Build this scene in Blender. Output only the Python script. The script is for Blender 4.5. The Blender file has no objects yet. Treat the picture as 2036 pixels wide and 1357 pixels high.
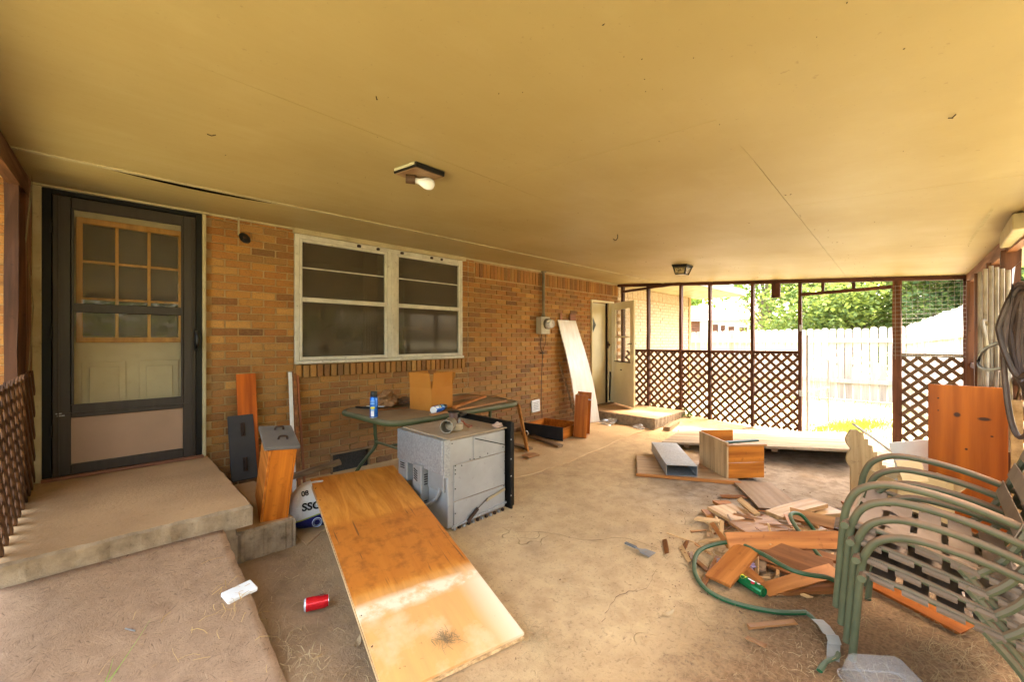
import bpy, bmesh, math, random
from mathutils import Vector, Matrix, Euler
R = math.radians
rng = random.Random(7)
S = bpy.context.scene
COL = S.collection

# ------------------------------------------------------------------ camera, sky, sun, exposure
CAMH = 1.40
cam = bpy.data.cameras.new('camera'); camo = bpy.data.objects.new('camera', cam); COL.objects.link(camo)
cam.sensor_width = 36; cam.lens = 830.0 / 2036 * 36; cam.shift_y = -2.5 / 2036
cam.clip_start = 0.02; cam.clip_end = 2000
camo.location = (0, 0, CAMH); camo.rotation_euler = (R(90), 0, R(45.4 - 90))
S.camera = camo
SUN_AZ = R(-22); SUN_EL = R(62)           # azimuth measured from +x towards +y: over the end of the yard
W = bpy.data.worlds.new('World'); S.world = W; W.use_nodes = True
wn = W.node_tree.nodes; wl = W.node_tree.links
bg = wn['Background']; sky = wn.new('ShaderNodeTexSky'); sky.sky_type = 'NISHITA'; sky.sun_disc = False
sky.sun_elevation = SUN_EL; sky.sun_rotation = R(90) - SUN_AZ
sky.air_density = 1.0; sky.dust_density = 5.0; sky.ozone_density = 0.5
wt = wn.new('ShaderNodeMixRGB'); wt.blend_type = 'MULTIPLY'; wt.inputs[0].default_value = 1; wt.inputs[2].default_value = (1, .93, .80, 1)   # warm white balance
wl.new(sky.outputs[0], wt.inputs[1]); wl.new(wt.outputs[0], bg.inputs[0]); bg.inputs[1].default_value = 0.15
sl = bpy.data.lights.new('sun', 'SUN'); sl.energy = 1.1; sl.angle = R(10); sl.color = (1, .94, .84)
so = bpy.data.objects.new('sun', sl); COL.objects.link(so)
sd = Vector((math.cos(SUN_EL) * math.cos(SUN_AZ), math.cos(SUN_EL) * math.sin(SUN_AZ), math.sin(SUN_EL)))
so.rotation_euler = (-sd).to_track_quat('-Z', 'Y').to_euler(); so.location = (8, 12, 14)
S.view_settings.view_transform = 'Standard'; S.view_settings.look = 'None'
S.view_settings.exposure = 4.38; S.view_settings.gamma = 1.0; S.view_settings.use_curve_mapping = False
S.render.engine = 'CYCLES'
S.cycles.use_denoising = True; S.cycles.max_bounces = 10; S.cycles.diffuse_bounces = 4
S.cycles.glossy_bounces = 4; S.cycles.transparent_max_bounces = 12; S.cycles.sample_clamp_indirect = 8
S.cycles.caustics_reflective = False; S.cycles.caustics_refractive = False

# ------------------------------------------------------------------ mesh helpers
def rotm(rx=0, ry=0, rz=0): return Euler((R(rx), R(ry), R(rz)), 'XYZ').to_matrix()

class MB:
    def __init__(s): s.v = []; s.f = []
    def add(s, vs, fs):
        o = len(s.v); s.v += [tuple(v) for v in vs]; s.f += [tuple(i + o for i in f) for f in fs]; return s
    def box(s, c, size, rot=None, b=0.0):
        hx, hy, hz = (d / 2 for d in size); c = Vector(c); rot = rot or Matrix.Identity(3)
        if b <= 0:
            vs = [c + rot @ Vector((x * hx, y * hy, z * hz)) for x in (-1, 1) for y in (-1, 1) for z in (-1, 1)]
            return s.add(vs, [(0, 1, 3, 2), (4, 6, 7, 5), (0, 4, 5, 1), (2, 3, 7, 6), (0, 2, 6, 4), (1, 5, 7, 3)])
        b = min(b, hx * .45, hy * .45, hz * .45); h = (hx, hy, hz); idx = {}; vs = []
        for sx in (-1, 1):
            for sy in (-1, 1):
                for sz in (-1, 1):
                    sg = (sx, sy, sz)
                    for a in range(3):
                        p = [sg[k] * (h[k] - (0 if k == a else b)) for k in range(3)]
                        idx[sg, a] = len(vs); vs.append(c + rot @ Vector(p))
        fs = []
        for a in range(3):
            u, w = [k for k in range(3) if k != a]
            for sa in (-1, 1):
                q = []
                for (su, sw) in ((-1, -1), (1, -1), (1, 1), (-1, 1)):
                    g = [0, 0, 0]; g[a] = sa; g[u] = su; g[w] = sw; q.append(idx[tuple(g), a])
                fs.append(q)
        for e in range(3):
            u, w = [k for k in range(3) if k != e]
            for su in (-1, 1):
                for sw in (-1, 1):
                    g = [0, 0, 0]; g[u] = su; g[w] = sw; g[e] = -1; A = tuple(g); g[e] = 1; B = tuple(g)
                    fs.append((idx[A, u], idx[A, w], idx[B, w], idx[B, u]))
        for sx in (-1, 1):
            for sy in (-1, 1):
                for sz in (-1, 1): fs.append(tuple(idx[(sx, sy, sz), a] for a in range(3)))
        return s.add(vs, fs)
    def bar(s, p, q, w, h, b=0.0, roll=0):
        p = Vector(p); q = Vector(q); d = q - p
        m = d.to_track_quat('X', 'Z').to_matrix() @ Matrix.Rotation(R(roll), 3, 'X')
        return s.box((p + q) / 2, (d.length, w, h), m, b)
    def tube(s, pts, r, n=8, closed=False, flat=1.0):
        pts = [Vector(p) for p in pts]; N = len(pts); vs = []; up = None
        rs = r if isinstance(r, (list, tuple)) else [r] * N
        for i, p in enumerate(pts):
            if closed: t = pts[(i + 1) % N] - pts[i - 1]
            else: t = pts[min(i + 1, N - 1)] - pts[max(i - 1, 0)]
            t.normalize()
            if up is None:
                up = Vector((0, 0, 1)) if abs(t.z) < .9 else Vector((1, 0, 0))
            a = (up - t * up.dot(t)); a.normalize(); bb = t.cross(a); up = a
            for k in range(n):
                an = 2 * math.pi * k / n; vs.append(p + (a * math.cos(an) * flat + bb * math.sin(an)) * rs[i])
        fs = []
        for i in range(N if closed else N - 1):
            j = (i + 1) % N
            for k in range(n): fs.append((i * n + k, i * n + (k + 1) % n, j * n + (k + 1) % n, j * n + k))
        if not closed: fs += [tuple(range(n))[::-1], tuple(range((N - 1) * n, N * n))]
        return s.add(vs, fs)
    def lathe(s, prof, c, n=20, rot=None):
        c = Vector(c); rot = rot or Matrix.Identity(3); vs = []; fs = []
        for (r, z) in prof:
            for k in range(n):
                a = 2 * math.pi * k / n; vs.append(c + rot @ Vector((r * math.cos(a), r * math.sin(a), z)))
        for i in range(len(prof) - 1):
            for k in range(n): fs.append((i * n + k, i * n + (k + 1) % n, (i + 1) * n + (k + 1) % n, (i + 1) * n + k))
        if prof[0][0] > 1e-4: fs.append(tuple(range(n))[::-1])
        if prof[-1][0] > 1e-4: fs.append(tuple(range((len(prof) - 1) * n, len(prof) * n)))
        return s.add(vs, fs)
    def prism(s, poly, o, u, v, h):
        o = Vector(o); u = Vector(u); v = Vector(v); w = u.cross(v).normalized() * h; n = len(poly)
        vs = [o + u * a + v * b for a, b in poly]; vs += [p + w for p in vs]
        fs = [tuple(range(n))[::-1], tuple(range(n, 2 * n))] + [(i, (i + 1) % n, n + (i + 1) % n, n + i) for i in range(n)]
        return s.add(vs, fs)
    def mesh(s, name, mat, smooth=False, recalc=True):
        me = bpy.data.meshes.new(name); me.from_pydata(s.v, [], s.f)
        if recalc:
            bm = bmesh.new(); bm.from_mesh(me); bmesh.ops.recalc_face_normals(bm, faces=bm.faces); bm.to_mesh(me); bm.free()
        if mat: me.materials.append(mat)
        if smooth:
            me.polygons.foreach_set('use_smooth', [True] * len(me.polygons))
            try: me.set_sharp_from_angle(angle=R(40))
            except Exception: pass
        me.update(); return me
    def build(s, name, mat, parent=None, smooth=False, recalc=True, loc=None, rot=None):
        o = bpy.data.objects.new(name, s.mesh(name, mat, smooth, recalc)); COL.objects.link(o)
        if parent: o.parent = parent
        if loc is not None: o.location = loc
        if rot is not None: o.rotation_euler = tuple(R(a) for a in rot)
        return o

def tag(o, label=None, cat=None, group=None, kind=None):
    if label: o['label'] = label
    if cat: o['category'] = cat
    if group: o['group'] = group
    if kind: o['kind'] = kind
    return o
def thing(name, label, cat, loc=(0, 0, 0), rot=(0, 0, 0), group=None):
    o = bpy.data.objects.new(name, None); COL.objects.link(o); o.empty_display_size = .05
    o.location = loc; o.rotation_euler = tuple(R(a) for a in rot); tag(o, label, cat, group); return o
def inst(name, me, parent, loc=(0, 0, 0), rot=None):
    o = bpy.data.objects.new(name, me); COL.objects.link(o); o.parent = parent; o.location = loc
    if rot is not None: o.rotation_euler = rot
    return o
def smoothpath(pts, n=6, closed=False):
    P = [Vector(p) for p in pts]; out = []; N = len(P)
    for i in range(N if closed else N - 1):
        if closed: a, b, c, d = P[i - 1], P[i], P[(i + 1) % N], P[(i + 2) % N]
        else: a, b, c, d = P[max(i - 1, 0)], P[i], P[i + 1], P[min(i + 2, N - 1)]
        for k in range(n):
            t = k / n
            out.append(.5 * ((2 * b) + (c - a) * t + (2 * a - 5 * b + 4 * c - d) * t * t + (3 * b - a - 3 * c + d) * t ** 3))
    if not closed: out.append(P[-1])
    return out

# ------------------------------------------------------------------ materials
MATS = {}
def nt(name):
    m = bpy.data.materials.new(name); m.use_nodes = True; t = m.node_tree
    return m, t, t.nodes['Principled BSDF']
def c4(c): return (c[0], c[1], c[2], 1)
def N(t, typ, **kw):
    n = t.nodes.new(typ)
    for k, v in kw.items(): setattr(n, k, v)
    return n
def mixrgb(t, fac, a, b, blend='MIX'):
    n = N(t, 'ShaderNodeMixRGB', blend_type=blend)
    for i, v in enumerate((fac, a, b)):
        if isinstance(v, bpy.types.NodeSocket): t.links.new(v, n.inputs[i])
        elif isinstance(v, (tuple, list)): n.inputs[i].default_value = c4(v)
        else: n.inputs[i].default_value = v
    return n.outputs[0]
def mrange(t, v, a, b, c=0, d=1):
    n = N(t, 'ShaderNodeMapRange'); t.links.new(v, n.inputs[0])
    for i, x in enumerate((a, b, c, d)): n.inputs[1 + i].default_value = x
    return n.outputs[0]
def math_(t, op, a, b=0.0):
    n = N(t, 'ShaderNodeMath', operation=op)
    for i, v in enumerate((a, b)):
        if isinstance(v, bpy.types.NodeSocket): t.links.new(v, n.inputs[i])
        else: n.inputs[i].default_value = v
    return n.outputs[0]
def coords(t, stretch=(1, 1, 1), rnd=True, world=False):
    if world:
        g = N(t, 'ShaderNodeNewGeometry'); src = g.outputs['Position']
    else:
        tc = N(t, 'ShaderNodeTexCoord'); src = tc.outputs['Object']
    if rnd and not world:
        oi = N(t, 'ShaderNodeObjectInfo'); sc = N(t, 'ShaderNodeVectorMath', operation='SCALE'); sc.inputs[0].default_value = (17, 9, 23)
        t.links.new(oi.outputs['Random'], sc.inputs['Scale']); ad = N(t, 'ShaderNodeVectorMath', operation='ADD')
        t.links.new(src, ad.inputs[0]); t.links.new(sc.outputs[0], ad.inputs[1]); src = ad.outputs[0]
    mp = N(t, 'ShaderNodeMapping'); mp.inputs['Scale'].default_value = stretch; t.links.new(src, mp.inputs[0]); return mp.outputs[0]
def noise(t, vec, scale, detail=4, rough=.55, dist=0):
    n = N(t, 'ShaderNodeTexNoise'); n.inputs['Scale'].default_value = scale; n.inputs['Detail'].default_value = detail
    n.inputs['Roughness'].default_value = rough; n.inputs['Distortion'].default_value = dist
    t.links.new(vec, n.inputs['Vector']); return n.outputs['Fac']
def bump(t, bs, h, strength, dist=.01):
    b = N(t, 'ShaderNodeBump'); b.inputs['Strength'].default_value = strength; b.inputs['Distance'].default_value = dist
    t.links.new(h, b.inputs['Height']); t.links.new(b.outputs[0], bs.inputs['Normal'])

def mat(name, col, col2=None, scale=6, stretch=(1, 1, 1), con=(.35, .65), rough=.6, metal=0, bmp=0, bscale=40, rnd=0.0,
        dust=0.0, dustc=(.30, .22, .15), spots=0.0, spotc=(.05, .035, .02), coat=0, world=False, spec=.28, bstretch=None, detail=5):
    if name in MATS: return MATS[name]
    m, t, bs = nt(name); v = coords(t, stretch, True, world)
    c = None
    n1 = noise(t, v, scale, detail)
    c = mixrgb(t, mrange(t, n1, con[0], con[1]), col, col2 if col2 else tuple(x * .8 for x in col))
    if rnd:
        oi = N(t, 'ShaderNodeObjectInfo'); hs = N(t, 'ShaderNodeHueSaturation')
        t.links.new(mrange(t, oi.outputs['Random'], 0, 1, 1 - rnd, 1 + rnd), hs.inputs['Value'])
        t.links.new(c, hs.inputs['Color']); c = hs.outputs[0]
    if spots:
        v2 = coords(t, (1, 1, 1), True, world); n2 = noise(t, v2, 28, 3)
        c = mixrgb(t, math_(t, 'MULTIPLY', mrange(t, n2, .62, .74), spots), c, spotc)
    rg = mrange(t, n1, .3, .7, rough * .85, min(1, rough * 1.15))
    if dust:
        g = N(t, 'ShaderNodeNewGeometry'); sx = N(t, 'ShaderNodeSeparateXYZ'); t.links.new(g.outputs['Normal'], sx.inputs[0])
        v3 = coords(t, (1, 1, 1), True, world); n3 = noise(t, v3, 9, 5, .65)
        f = math_(t, 'MULTIPLY', mrange(t, sx.outputs['Z'], .0, .65), mrange(t, n3, .25, .6, .45, 1))
        f = math_(t, 'MULTIPLY', f, dust); c = mixrgb(t, f, c, dustc)
        rg = math_(t, 'MAXIMUM', rg, math_(t, 'MULTIPLY', f, .95))
    t.links.new(c, bs.inputs['Base Color']); t.links.new(rg, bs.inputs['Roughness'])
    bs.inputs['Metallic'].default_value = metal; bs.inputs['Specular IOR Level'].default_value = spec
    if coat: bs.inputs['Coat Weight'].default_value = coat; bs.inputs['Coat Roughness'].default_value = .25
    if bmp:
        vb = coords(t, bstretch or stretch, True, world); bump(t, bs, noise(t, vb, bscale, 5, .6), bmp)
    MATS[name] = m; return m

def wood(name, a, b, axis=0, rough=.5, rnd=.12, coat=0, dust=0.0, spots=.35, bmp=.12, scale=2.2, knots=None):
    st = [9, 9, 9]; st[axis] = .6
    if name in MATS: return MATS[name]
    a = (a[0] * 1.05, a[1] * .97, a[2] * .84); b = (b[0] * .78, b[1] * .70, b[2] * .58)
    m = mat(name, a, b, scale=scale, stretch=tuple(st), con=(.36, .66), detail=9, rough=rough, rnd=rnd, coat=coat, dust=dust, spots=spots,
            spotc=tuple(x * .3 for x in b), bmp=bmp, bscale=9)
    if knots:
        t = m.node_tree; bs = t.nodes['Principled BSDF']; tc = N(t, 'ShaderNodeTexCoord')
        src = bs.inputs['Base Color'].links[0].from_socket; cur = src
        for (kx, ky, kz, sx, sz) in knots:
            mp = N(t, 'ShaderNodeMapping'); mp.inputs['Location'].default_value = (-kx / sx, 0, -kz / sz)
            mp.inputs['Scale'].default_value = (1 / sx, 0, 1 / sz); t.links.new(tc.outputs['Object'], mp.inputs[0])
            ln = N(t, 'ShaderNodeVectorMath', operation='LENGTH'); t.links.new(mp.outputs[0], ln.inputs[0])
            cur = mixrgb(t, mrange(t, ln.outputs['Value'], 1.2, .7), cur, (.06, .02, .006))
        t.links.new(cur, bs.inputs['Base Color'])
    return m

def brickmat(name, attr):
    m, t, bs = nt(name)
    if attr:
        a = N(t, 'ShaderNodeAttribute'); a.attribute_name = 'rnd'; rv = a.outputs['Fac']
    else:
        oi = N(t, 'ShaderNodeObjectInfo'); rv = oi.outputs['Random']
    cr = N(t, 'ShaderNodeValToRGB'); t.links.new(rv, cr.inputs[0]); e = cr.color_ramp.elements
    cols = [(0, (0.112, 0.040, 0.007)), (.16, (0.246, 0.085, 0.012)), (.34, (0.370, 0.146, 0.021)), (.5, (0.280, 0.101, 0.014)), (.66, (0.426, 0.186, 0.030)), (.8, (0.190, 0.085, 0.017)), (.92, (0.336, 0.162, 0.038)), (1, (0.515, 0.252, 0.054))]
    e[0].position, e[0].color = cols[0][0], c4(cols[0][1]); e[1].position, e[1].color = cols[-1][0], c4(cols[-1][1])
    for p, c in cols[1:-1]: n = e.new(p); n.color = c4(c)
    g = N(t, 'ShaderNodeNewGeometry'); v = g.outputs['Position']
    n1 = noise(t, v, 38, 6, .7); n2 = noise(t, v, 1.3, 3); n3 = noise(t, v, 120, 3, .7)
    c = mixrgb(t, mrange(t, n1, .40, .70, 0, .6), cr.outputs[0], (0.319, 0.162, 0.050))
    c = mixrgb(t, mrange(t, n3, .52, .70, 0, .75), c, (.07, .03, .010))
    c = mixrgb(t, mrange(t, n2, .45, .7, 0, .35), c, (0.190, 0.112, 0.040))
    # dusty splash zone on the lowest courses
    sx = N(t, 'ShaderNodeSeparateXYZ'); t.links.new(v, sx.inputs[0])
    c = mixrgb(t, math_(t, 'MULTIPLY', mrange(t, sx.outputs['Z'], .55, 0.0, 0, .55), mrange(t, n2, .3, .6, .5, 1)), c, (.20, .115, .07))
    t.links.new(c, bs.inputs['Base Color']); bs.inputs['Roughness'].default_value = .82
    bump(t, bs, mixrgb(t, .5, n1, n3), .7, .004); MATS[name] = m; return m

def ceilmat():
    m, t, bs = nt('ceiling_paint'); v = coords(t, (1, 1, 1), False, True)
    n1 = noise(t, v, .9, 4); n2 = noise(t, v, 26, 3, .6); n3 = noise(t, v, 4.5, 6, .6)
    c = mixrgb(t, mrange(t, n1, .35, .7), (0.377, 0.291, 0.125), (0.333, 0.247, 0.096))
    c = mixrgb(t, mrange(t, n3, .55, .75, 0, .35), c, (0.410, 0.326, 0.156))
    n5 = noise(t, v, .55, 5, .6); c = mixrgb(t, mrange(t, n5, .52, .68, 0, .35), c, (0.279, 0.216, 0.089))
    c = mixrgb(t, mrange(t, noise(t, v, 60, 2), .70, .76, 0, .45), c, (0.202, 0.144, 0.059))
    c = mixrgb(t, mrange(t, n2, .70, .76, 0, .55), c, (0.213, 0.143, 0.053))
    t.links.new(c, bs.inputs['Base Color']); t.links.new(mrange(t, n1, .3, .7, .42, .54), bs.inputs['Roughness'])
    st = coords(t, (.25, 6, 1), False, True); n4 = noise(t, st, 1.0, 3)
    bump(t, bs, math_(t, 'ADD', n4, math_(t, 'MULTIPLY', n3, .5)), .16, .03); MATS['ceil'] = m; return m

def dirtmat():
    m, t, bs = nt('porch_dirt'); v = coords(t, (1, 1, 1), False, True)
    n1 = noise(t, v, .8, 4); n2 = noise(t, v, 7, 8, .65); n3 = noise(t, v, 60, 5, .7); n4 = noise(t, v, 2.6, 6, .6)
    c = mixrgb(t, mrange(t, n1, .35, .65), (0.585, 0.405, 0.212), (0.525, 0.352, 0.178))
    c = mixrgb(t, mrange(t, n2, .42, .70, 0, .75), c, (0.39, 0.245, 0.118))
    c = mixrgb(t, mrange(t, n4, .55, .7, 0, .45), c, (0.666, 0.482, 0.250))
    c = mixrgb(t, mrange(t, n3, .56, .70, 0, .7), c, (0.196, 0.120, 0.064))
    # scuffed darker soil towards the chairs' side of the porch
    sx = N(t, 'ShaderNodeSeparateXYZ'); t.links.new(v, sx.inputs[0])
    f = math_(t, 'MULTIPLY', mrange(t, math_(t, 'ADD', sx.outputs['Y'], math_(t, 'MULTIPLY', n2, .9)), 1.40, 1.0), .92)
    f = math_(t, 'MULTIPLY', f, mrange(t, sx.outputs['X'], 4.8, 3.6, .35, 1))
    c = mixrgb(t, f, c, mixrgb(t, mrange(t, n3, .4, .65), (0.284, 0.161, 0.080), (0.147, 0.083, 0.042)))
    f2 = math_(t, 'MULTIPLY', mrange(t, math_(t, 'ADD', sx.outputs['X'], math_(t, 'MULTIPLY', n2, .5)), 1.40, 1.05), .88)
    c = mixrgb(t, f2, c, mixrgb(t, mrange(t, n4, .4, .65), (0.32, 0.20, 0.108), (0.16, 0.095, 0.05)))
    wob = math_(t, 'MULTIPLY', n4, .9)
    f3 = math_(t, 'MULTIPLY', mrange(t, math_(t, 'ADD', sx.outputs['X'], wob), 3.5, 4.4), mrange(t, math_(t, 'ADD', sx.outputs['Y'], wob), 2.75, 2.1))
    c = mixrgb(t, math_(t, 'MULTIPLY', f3, .9), c, mixrgb(t, mrange(t, n2, .38, .62), (.37, .285, .205), (.22, .16, .11)))
    c = mixrgb(t, mrange(t, noise(t, v, 1.7, 5, .6), .56, .68, 0, .45), c, (.33, .215, .125))
    vo = N(t, 'ShaderNodeTexVoronoi', feature='DISTANCE_TO_EDGE'); vo.inputs['Scale'].default_value = .75
    wv = N(t, 'ShaderNodeVectorMath', operation='ADD'); nn = N(t, 'ShaderNodeTexNoise'); nn.inputs['Scale'].default_value = 3
    t.links.new(v, nn.inputs['Vector']); t.links.new(v, wv.inputs[0]); t.links.new(nn.outputs['Color'], wv.inputs[1]); t.links.new(wv.outputs[0], vo.inputs['Vector'])
    crk = math_(t, 'MULTIPLY', mrange(t, vo.outputs['Distance'], .0035, .0008), mrange(t, n4, .54, .62))
    c = mixrgb(t, math_(t, 'MULTIPLY', crk, .45), c, (0.16, 0.10, 0.055))
    t.links.new(c, bs.inputs['Base Color']); bs.inputs['Roughness'].default_value = .95; bs.inputs['Specular IOR Level'].default_value = .15
    h = math_(t, 'ADD', math_(t, 'MULTIPLY', n2, 1.0), math_(t, 'MULTIPLY', n3, .5)); h = math_(t, 'SUBTRACT', h, math_(t, 'MULTIPLY', crk, .8))
    bump(t, bs, h, .85, .014); MATS['dirt'] = m; return m

def osbmat():
    m, t, bs = nt('weathered_osb'); tc = N(t, 'ShaderNodeTexCoord'); v = tc.outputs['Object']; hs = []; cs = []
    for k, sc in enumerate((19, 33)):
        vo = N(t, 'ShaderNodeTexVoronoi'); vo.inputs['Scale'].default_value = sc
        mpv = N(t, 'ShaderNodeMapping'); mpv.inputs['Location'].default_value = (k * 3.1, k * 1.7, 0); dn = N(t, 'ShaderNodeTexNoise'); dn.inputs['Scale'].default_value = 30; t.links.new(v, dn.inputs['Vector']); ds = N(t, 'ShaderNodeVectorMath', operation='SCALE'); ds.inputs['Scale'].default_value = .05; t.links.new(dn.outputs['Color'], ds.inputs[0]); da = N(t, 'ShaderNodeVectorMath', operation='ADD'); t.links.new(v, da.inputs[0]); t.links.new(ds.outputs[0], da.inputs[1]); t.links.new(da.outputs[0], mpv.inputs[0]); t.links.new(mpv.outputs[0], vo.inputs['Vector'])
        sp = N(t, 'ShaderNodeSeparateColor'); t.links.new(vo.outputs['Color'], sp.inputs[0])
        vr = N(t, 'ShaderNodeVectorRotate', rotation_type='Z_AXIS'); t.links.new(v, vr.inputs['Vector']); t.links.new(math_(t, 'MULTIPLY', sp.outputs[0], 6.28), vr.inputs['Angle'])
        mp = N(t, 'ShaderNodeMapping'); mp.inputs['Scale'].default_value = (20, 150, 1); t.links.new(vr.outputs[0], mp.inputs[0])
        hs.append(noise(t, mp.outputs[0], 1.0, 3, .6)); cs.append(sp.outputs[1])
    big = noise(t, v, 2.4, 5); h = mixrgb(t, .5, hs[0], hs[1])
    fine = noise(t, v, 85, 5, .7); med = noise(t, v, 14, 6, .65)
    c = mixrgb(t, mrange(t, med, .35, .65), (.36, .225, .13), (.25, .15, .085))
    c = mixrgb(t, mrange(t, cs[0], 0, 1, 0, .35), c, (.40, .26, .155))
    c = mixrgb(t, mrange(t, hs[0], .40, .30, 0, .85), c, (.075, .04, .022))
    c = mixrgb(t, mrange(t, hs[1], .64, .72, 0, .5), c, (.48, .33, .20))
    c = mixrgb(t, mrange(t, fine, .55, .70, 0, .6), c, (.13, .075, .042))
    c = mixrgb(t, mrange(t, big, .35, .65, 0, .35), c, (.31, .19, .11))
    h = mixrgb(t, .5, mixrgb(t, mrange(t, med, .3, .7), hs[0], hs[1]), fine)
    t.links.new(c, bs.inputs['Base Color']); bs.inputs['Roughness'].default_value = .92; bs.inputs['Specular IOR Level'].default_value = .15
    bump(t, bs, h, .7, .008); MATS['osb'] = m; return m

def glassmat(name, tint=(.9, .9, .88), haze=0.0, hazec=(.3, .26, .2), rough=.02, ior=1.45):
    m, t, bs = nt(name); t.nodes.remove(bs); out = t.nodes['Material Output']
    tr = N(t, 'ShaderNodeBsdfTransparent'); tr.inputs[0].default_value = c4(tint)
    gl = N(t, 'ShaderNodeBsdfGlossy'); gl.inputs['Roughness'].default_value = rough; fr = N(t, 'ShaderNodeFresnel'); ge = N(t, 'ShaderNodeNewGeometry'); t.links.new(mrange(t, ge.outputs['Backfacing'], 0, 1, ior, 1 / ior), fr.inputs[0])
    cur = tr.outputs[0]
    if haze:
        df = N(t, 'ShaderNodeBsdfDiffuse'); df.inputs[0].default_value = c4(hazec); mx = N(t, 'ShaderNodeMixShader')
        v = coords(t, (1, 1, 1)); n1 = noise(t, v, 5, 5)
        t.links.new(mrange(t, n1, .3, .7, haze * .7, min(1, haze * 1.3)), mx.inputs[0]); t.links.new(cur, mx.inputs[1]); t.links.new(df.outputs[0], mx.inputs[2]); cur = mx.outputs[0]
    m2 = N(t, 'ShaderNodeMixShader'); t.links.new(fr.outputs[0], m2.inputs[0]); t.links.new(cur, m2.inputs[1]); t.links.new(gl.outputs[0], m2.inputs[2])
    t.links.new(m2.outputs[0], out.inputs[0]); MATS[name] = m; return m

def leafmat(name, a, b, tr=.45):
    m, t, bs = nt(name); t.nodes.remove(bs); out = t.nodes['Material Output']; v = coords(t, (1, 1, 1))
    c = mixrgb(t, mrange(t, noise(t, v, 1.6, 4), .3, .7), a, b)
    d = N(t, 'ShaderNodeBsdfDiffuse'); l = N(t, 'ShaderNodeBsdfTranslucent'); mx = N(t, 'ShaderNodeMixShader'); mx.inputs[0].default_value = tr
    t.links.new(c, d.inputs[0]); t.links.new(mixrgb(t, 1, c, (1.0, 1.0, .5), 'MULTIPLY'), l.inputs[0]); t.links.new(d.outputs[0], mx.inputs[1]); t.links.new(l.outputs[0], mx.inputs[2])
    t.links.new(mx.outputs[0], out.inputs[0]); MATS[name] = m; return m

BRICK = brickmat('brick_single', False); BRICKJ = brickmat('brick_joined', True)
MORTAR = mat('mortar', (0.425, 0.288, 0.134), (0.323, 0.202, 0.087), scale=9, rough=.95, bmp=.5, bscale=90, world=True)
CEIL = ceilmat(); DIRT = dirtmat(); OSB = osbmat()
TRIM = mat('cream_trim', (.44, .37, .22), (.36, .285, .15), scale=5, rough=.5, spots=.3, bmp=.08, world=True)
CREAM = mat('cream_door_paint', (.70, .62, .40), (.62, .53, .32), scale=3, rough=.45, spots=.12)
WINALU = mat('chalky_window_aluminium', (.58, .54, .45), (.42, .38, .30), scale=8, rough=.5, spots=.5, bmp=.1, con=(.4, .75))
BRONZE = mat('dark_bronze_aluminium', (.056, .045, .037), (.047, .038, .031), scale=4, stretch=(8, 8, .6), rough=.42, metal=.3, spots=.1, dust=.1)
KICK = mat('brown_kick_panel', (0.349, 0.221, 0.143), (0.298, 0.188, 0.117), scale=3, rough=.5, metal=.1)
BLACK = mat('black_paint', (.004, .0038, .0035), (.007, .006, .005), rough=.4, dust=.08)
DARKVOID = mat('dark_void', (.012, .01, .009), (.018, .014, .01), rough=.95)
CONC = mat('dusty_concrete', (0.510, 0.314, 0.151), (0.408, 0.247, 0.117), scale=2.2, rough=.92, bmp=.35, bscale=55, world=True, spots=.25)
CONCS = mat('rough_concrete_edge', (.33, .24, .15), (.20, .14, .085), scale=14, rough=.95, bmp=.7, bscale=45, world=True, spots=.35)
W_LACQ = wood('lacquered_orange_pine', (.54, .175, .02), (.40, .11, .010), 2, rough=.42, coat=.05, rnd=.06)
W_LACX = wood('lacquered_orange_pine_x', (.54, .19, .026), (.40, .12, .014), 0, rough=.42, coat=.05, rnd=.06)
W_DEEP = wood('deep_orange_panel', (.46, .125, .006), (.34, .08, .003), 2, rough=.45, coat=.0, rnd=.0, scale=1.2, spots=0,
              knots=[(-.045, 0, .86, .018, .018), (.085, 0, .845, .032, .013), (.0, 0, .62, .008, .008), (.12, 0, .73, .008, .006), (-.14, 0, .97, .006, .006), (-.04, 0, .26, .018, .016), (-.14, 0, .88, .005, .005)])
PW = dict(pale=wood('pale_scrap_pine', (.62, .41, .21), (.50, .29, .12), rnd=.1), tan=wood('tan_scrap_wood', (.42, .205, .08), (.32, .14, .05), rnd=.12, dust=.12),
          orange2=wood('orange_scrap_wood', (.48, .19, .05), (.36, .12, .026), rnd=.1), brown=wood('brown_scrap_wood', (.28, .11, .035), (.19, .07, .02), rnd=.15),
          dusty=wood('dust_covered_board', (.38, .24, .14), (.30, .18, .10), rnd=.05, dust=.6, rough=.8), deep=wood('deep_orange_scrap', (.44, .125, .012), (.32, .08, .007), rnd=.05),
          dark=wood('dark_stained_scrap', (.08, .035, .014), (.045, .02, .009)), grey=wood('grey_weathered_wood', (.27, .185, .115), (.16, .105, .062), rough=.85, rnd=.1, bmp=.4))
POST = wood('reddish_stained_post', (.085, .028, .012), (.042, .014, .007), 2, rough=.65, rnd=.15, bmp=.3)
POSTX = wood('reddish_stained_rail', (.085, .028, .012), (.042, .014, .007), 1, rough=.65, rnd=.15, bmp=.3)
POSTB = wood('side_stud_wood', (.12, .046, .02), (.062, .024, .012), 2, rough=.65, rnd=.25, bmp=.25)
LATT = wood('brown_lattice_slat', (.12, .058, .027), (.07, .032, .015), 0, rough=.7, rnd=.2, bmp=.2)
LATTG = wood('greyed_lattice_slat', (.17, .11, .068), (.10, .062, .037), 0, rough=.8, rnd=.2, bmp=.3)
PLANKW = wood('bleached_deck_plank', (.44, .36, .27), (.33, .26, .19), 0, rough=.85, rnd=.1, bmp=.4)
GALV = None
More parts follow.
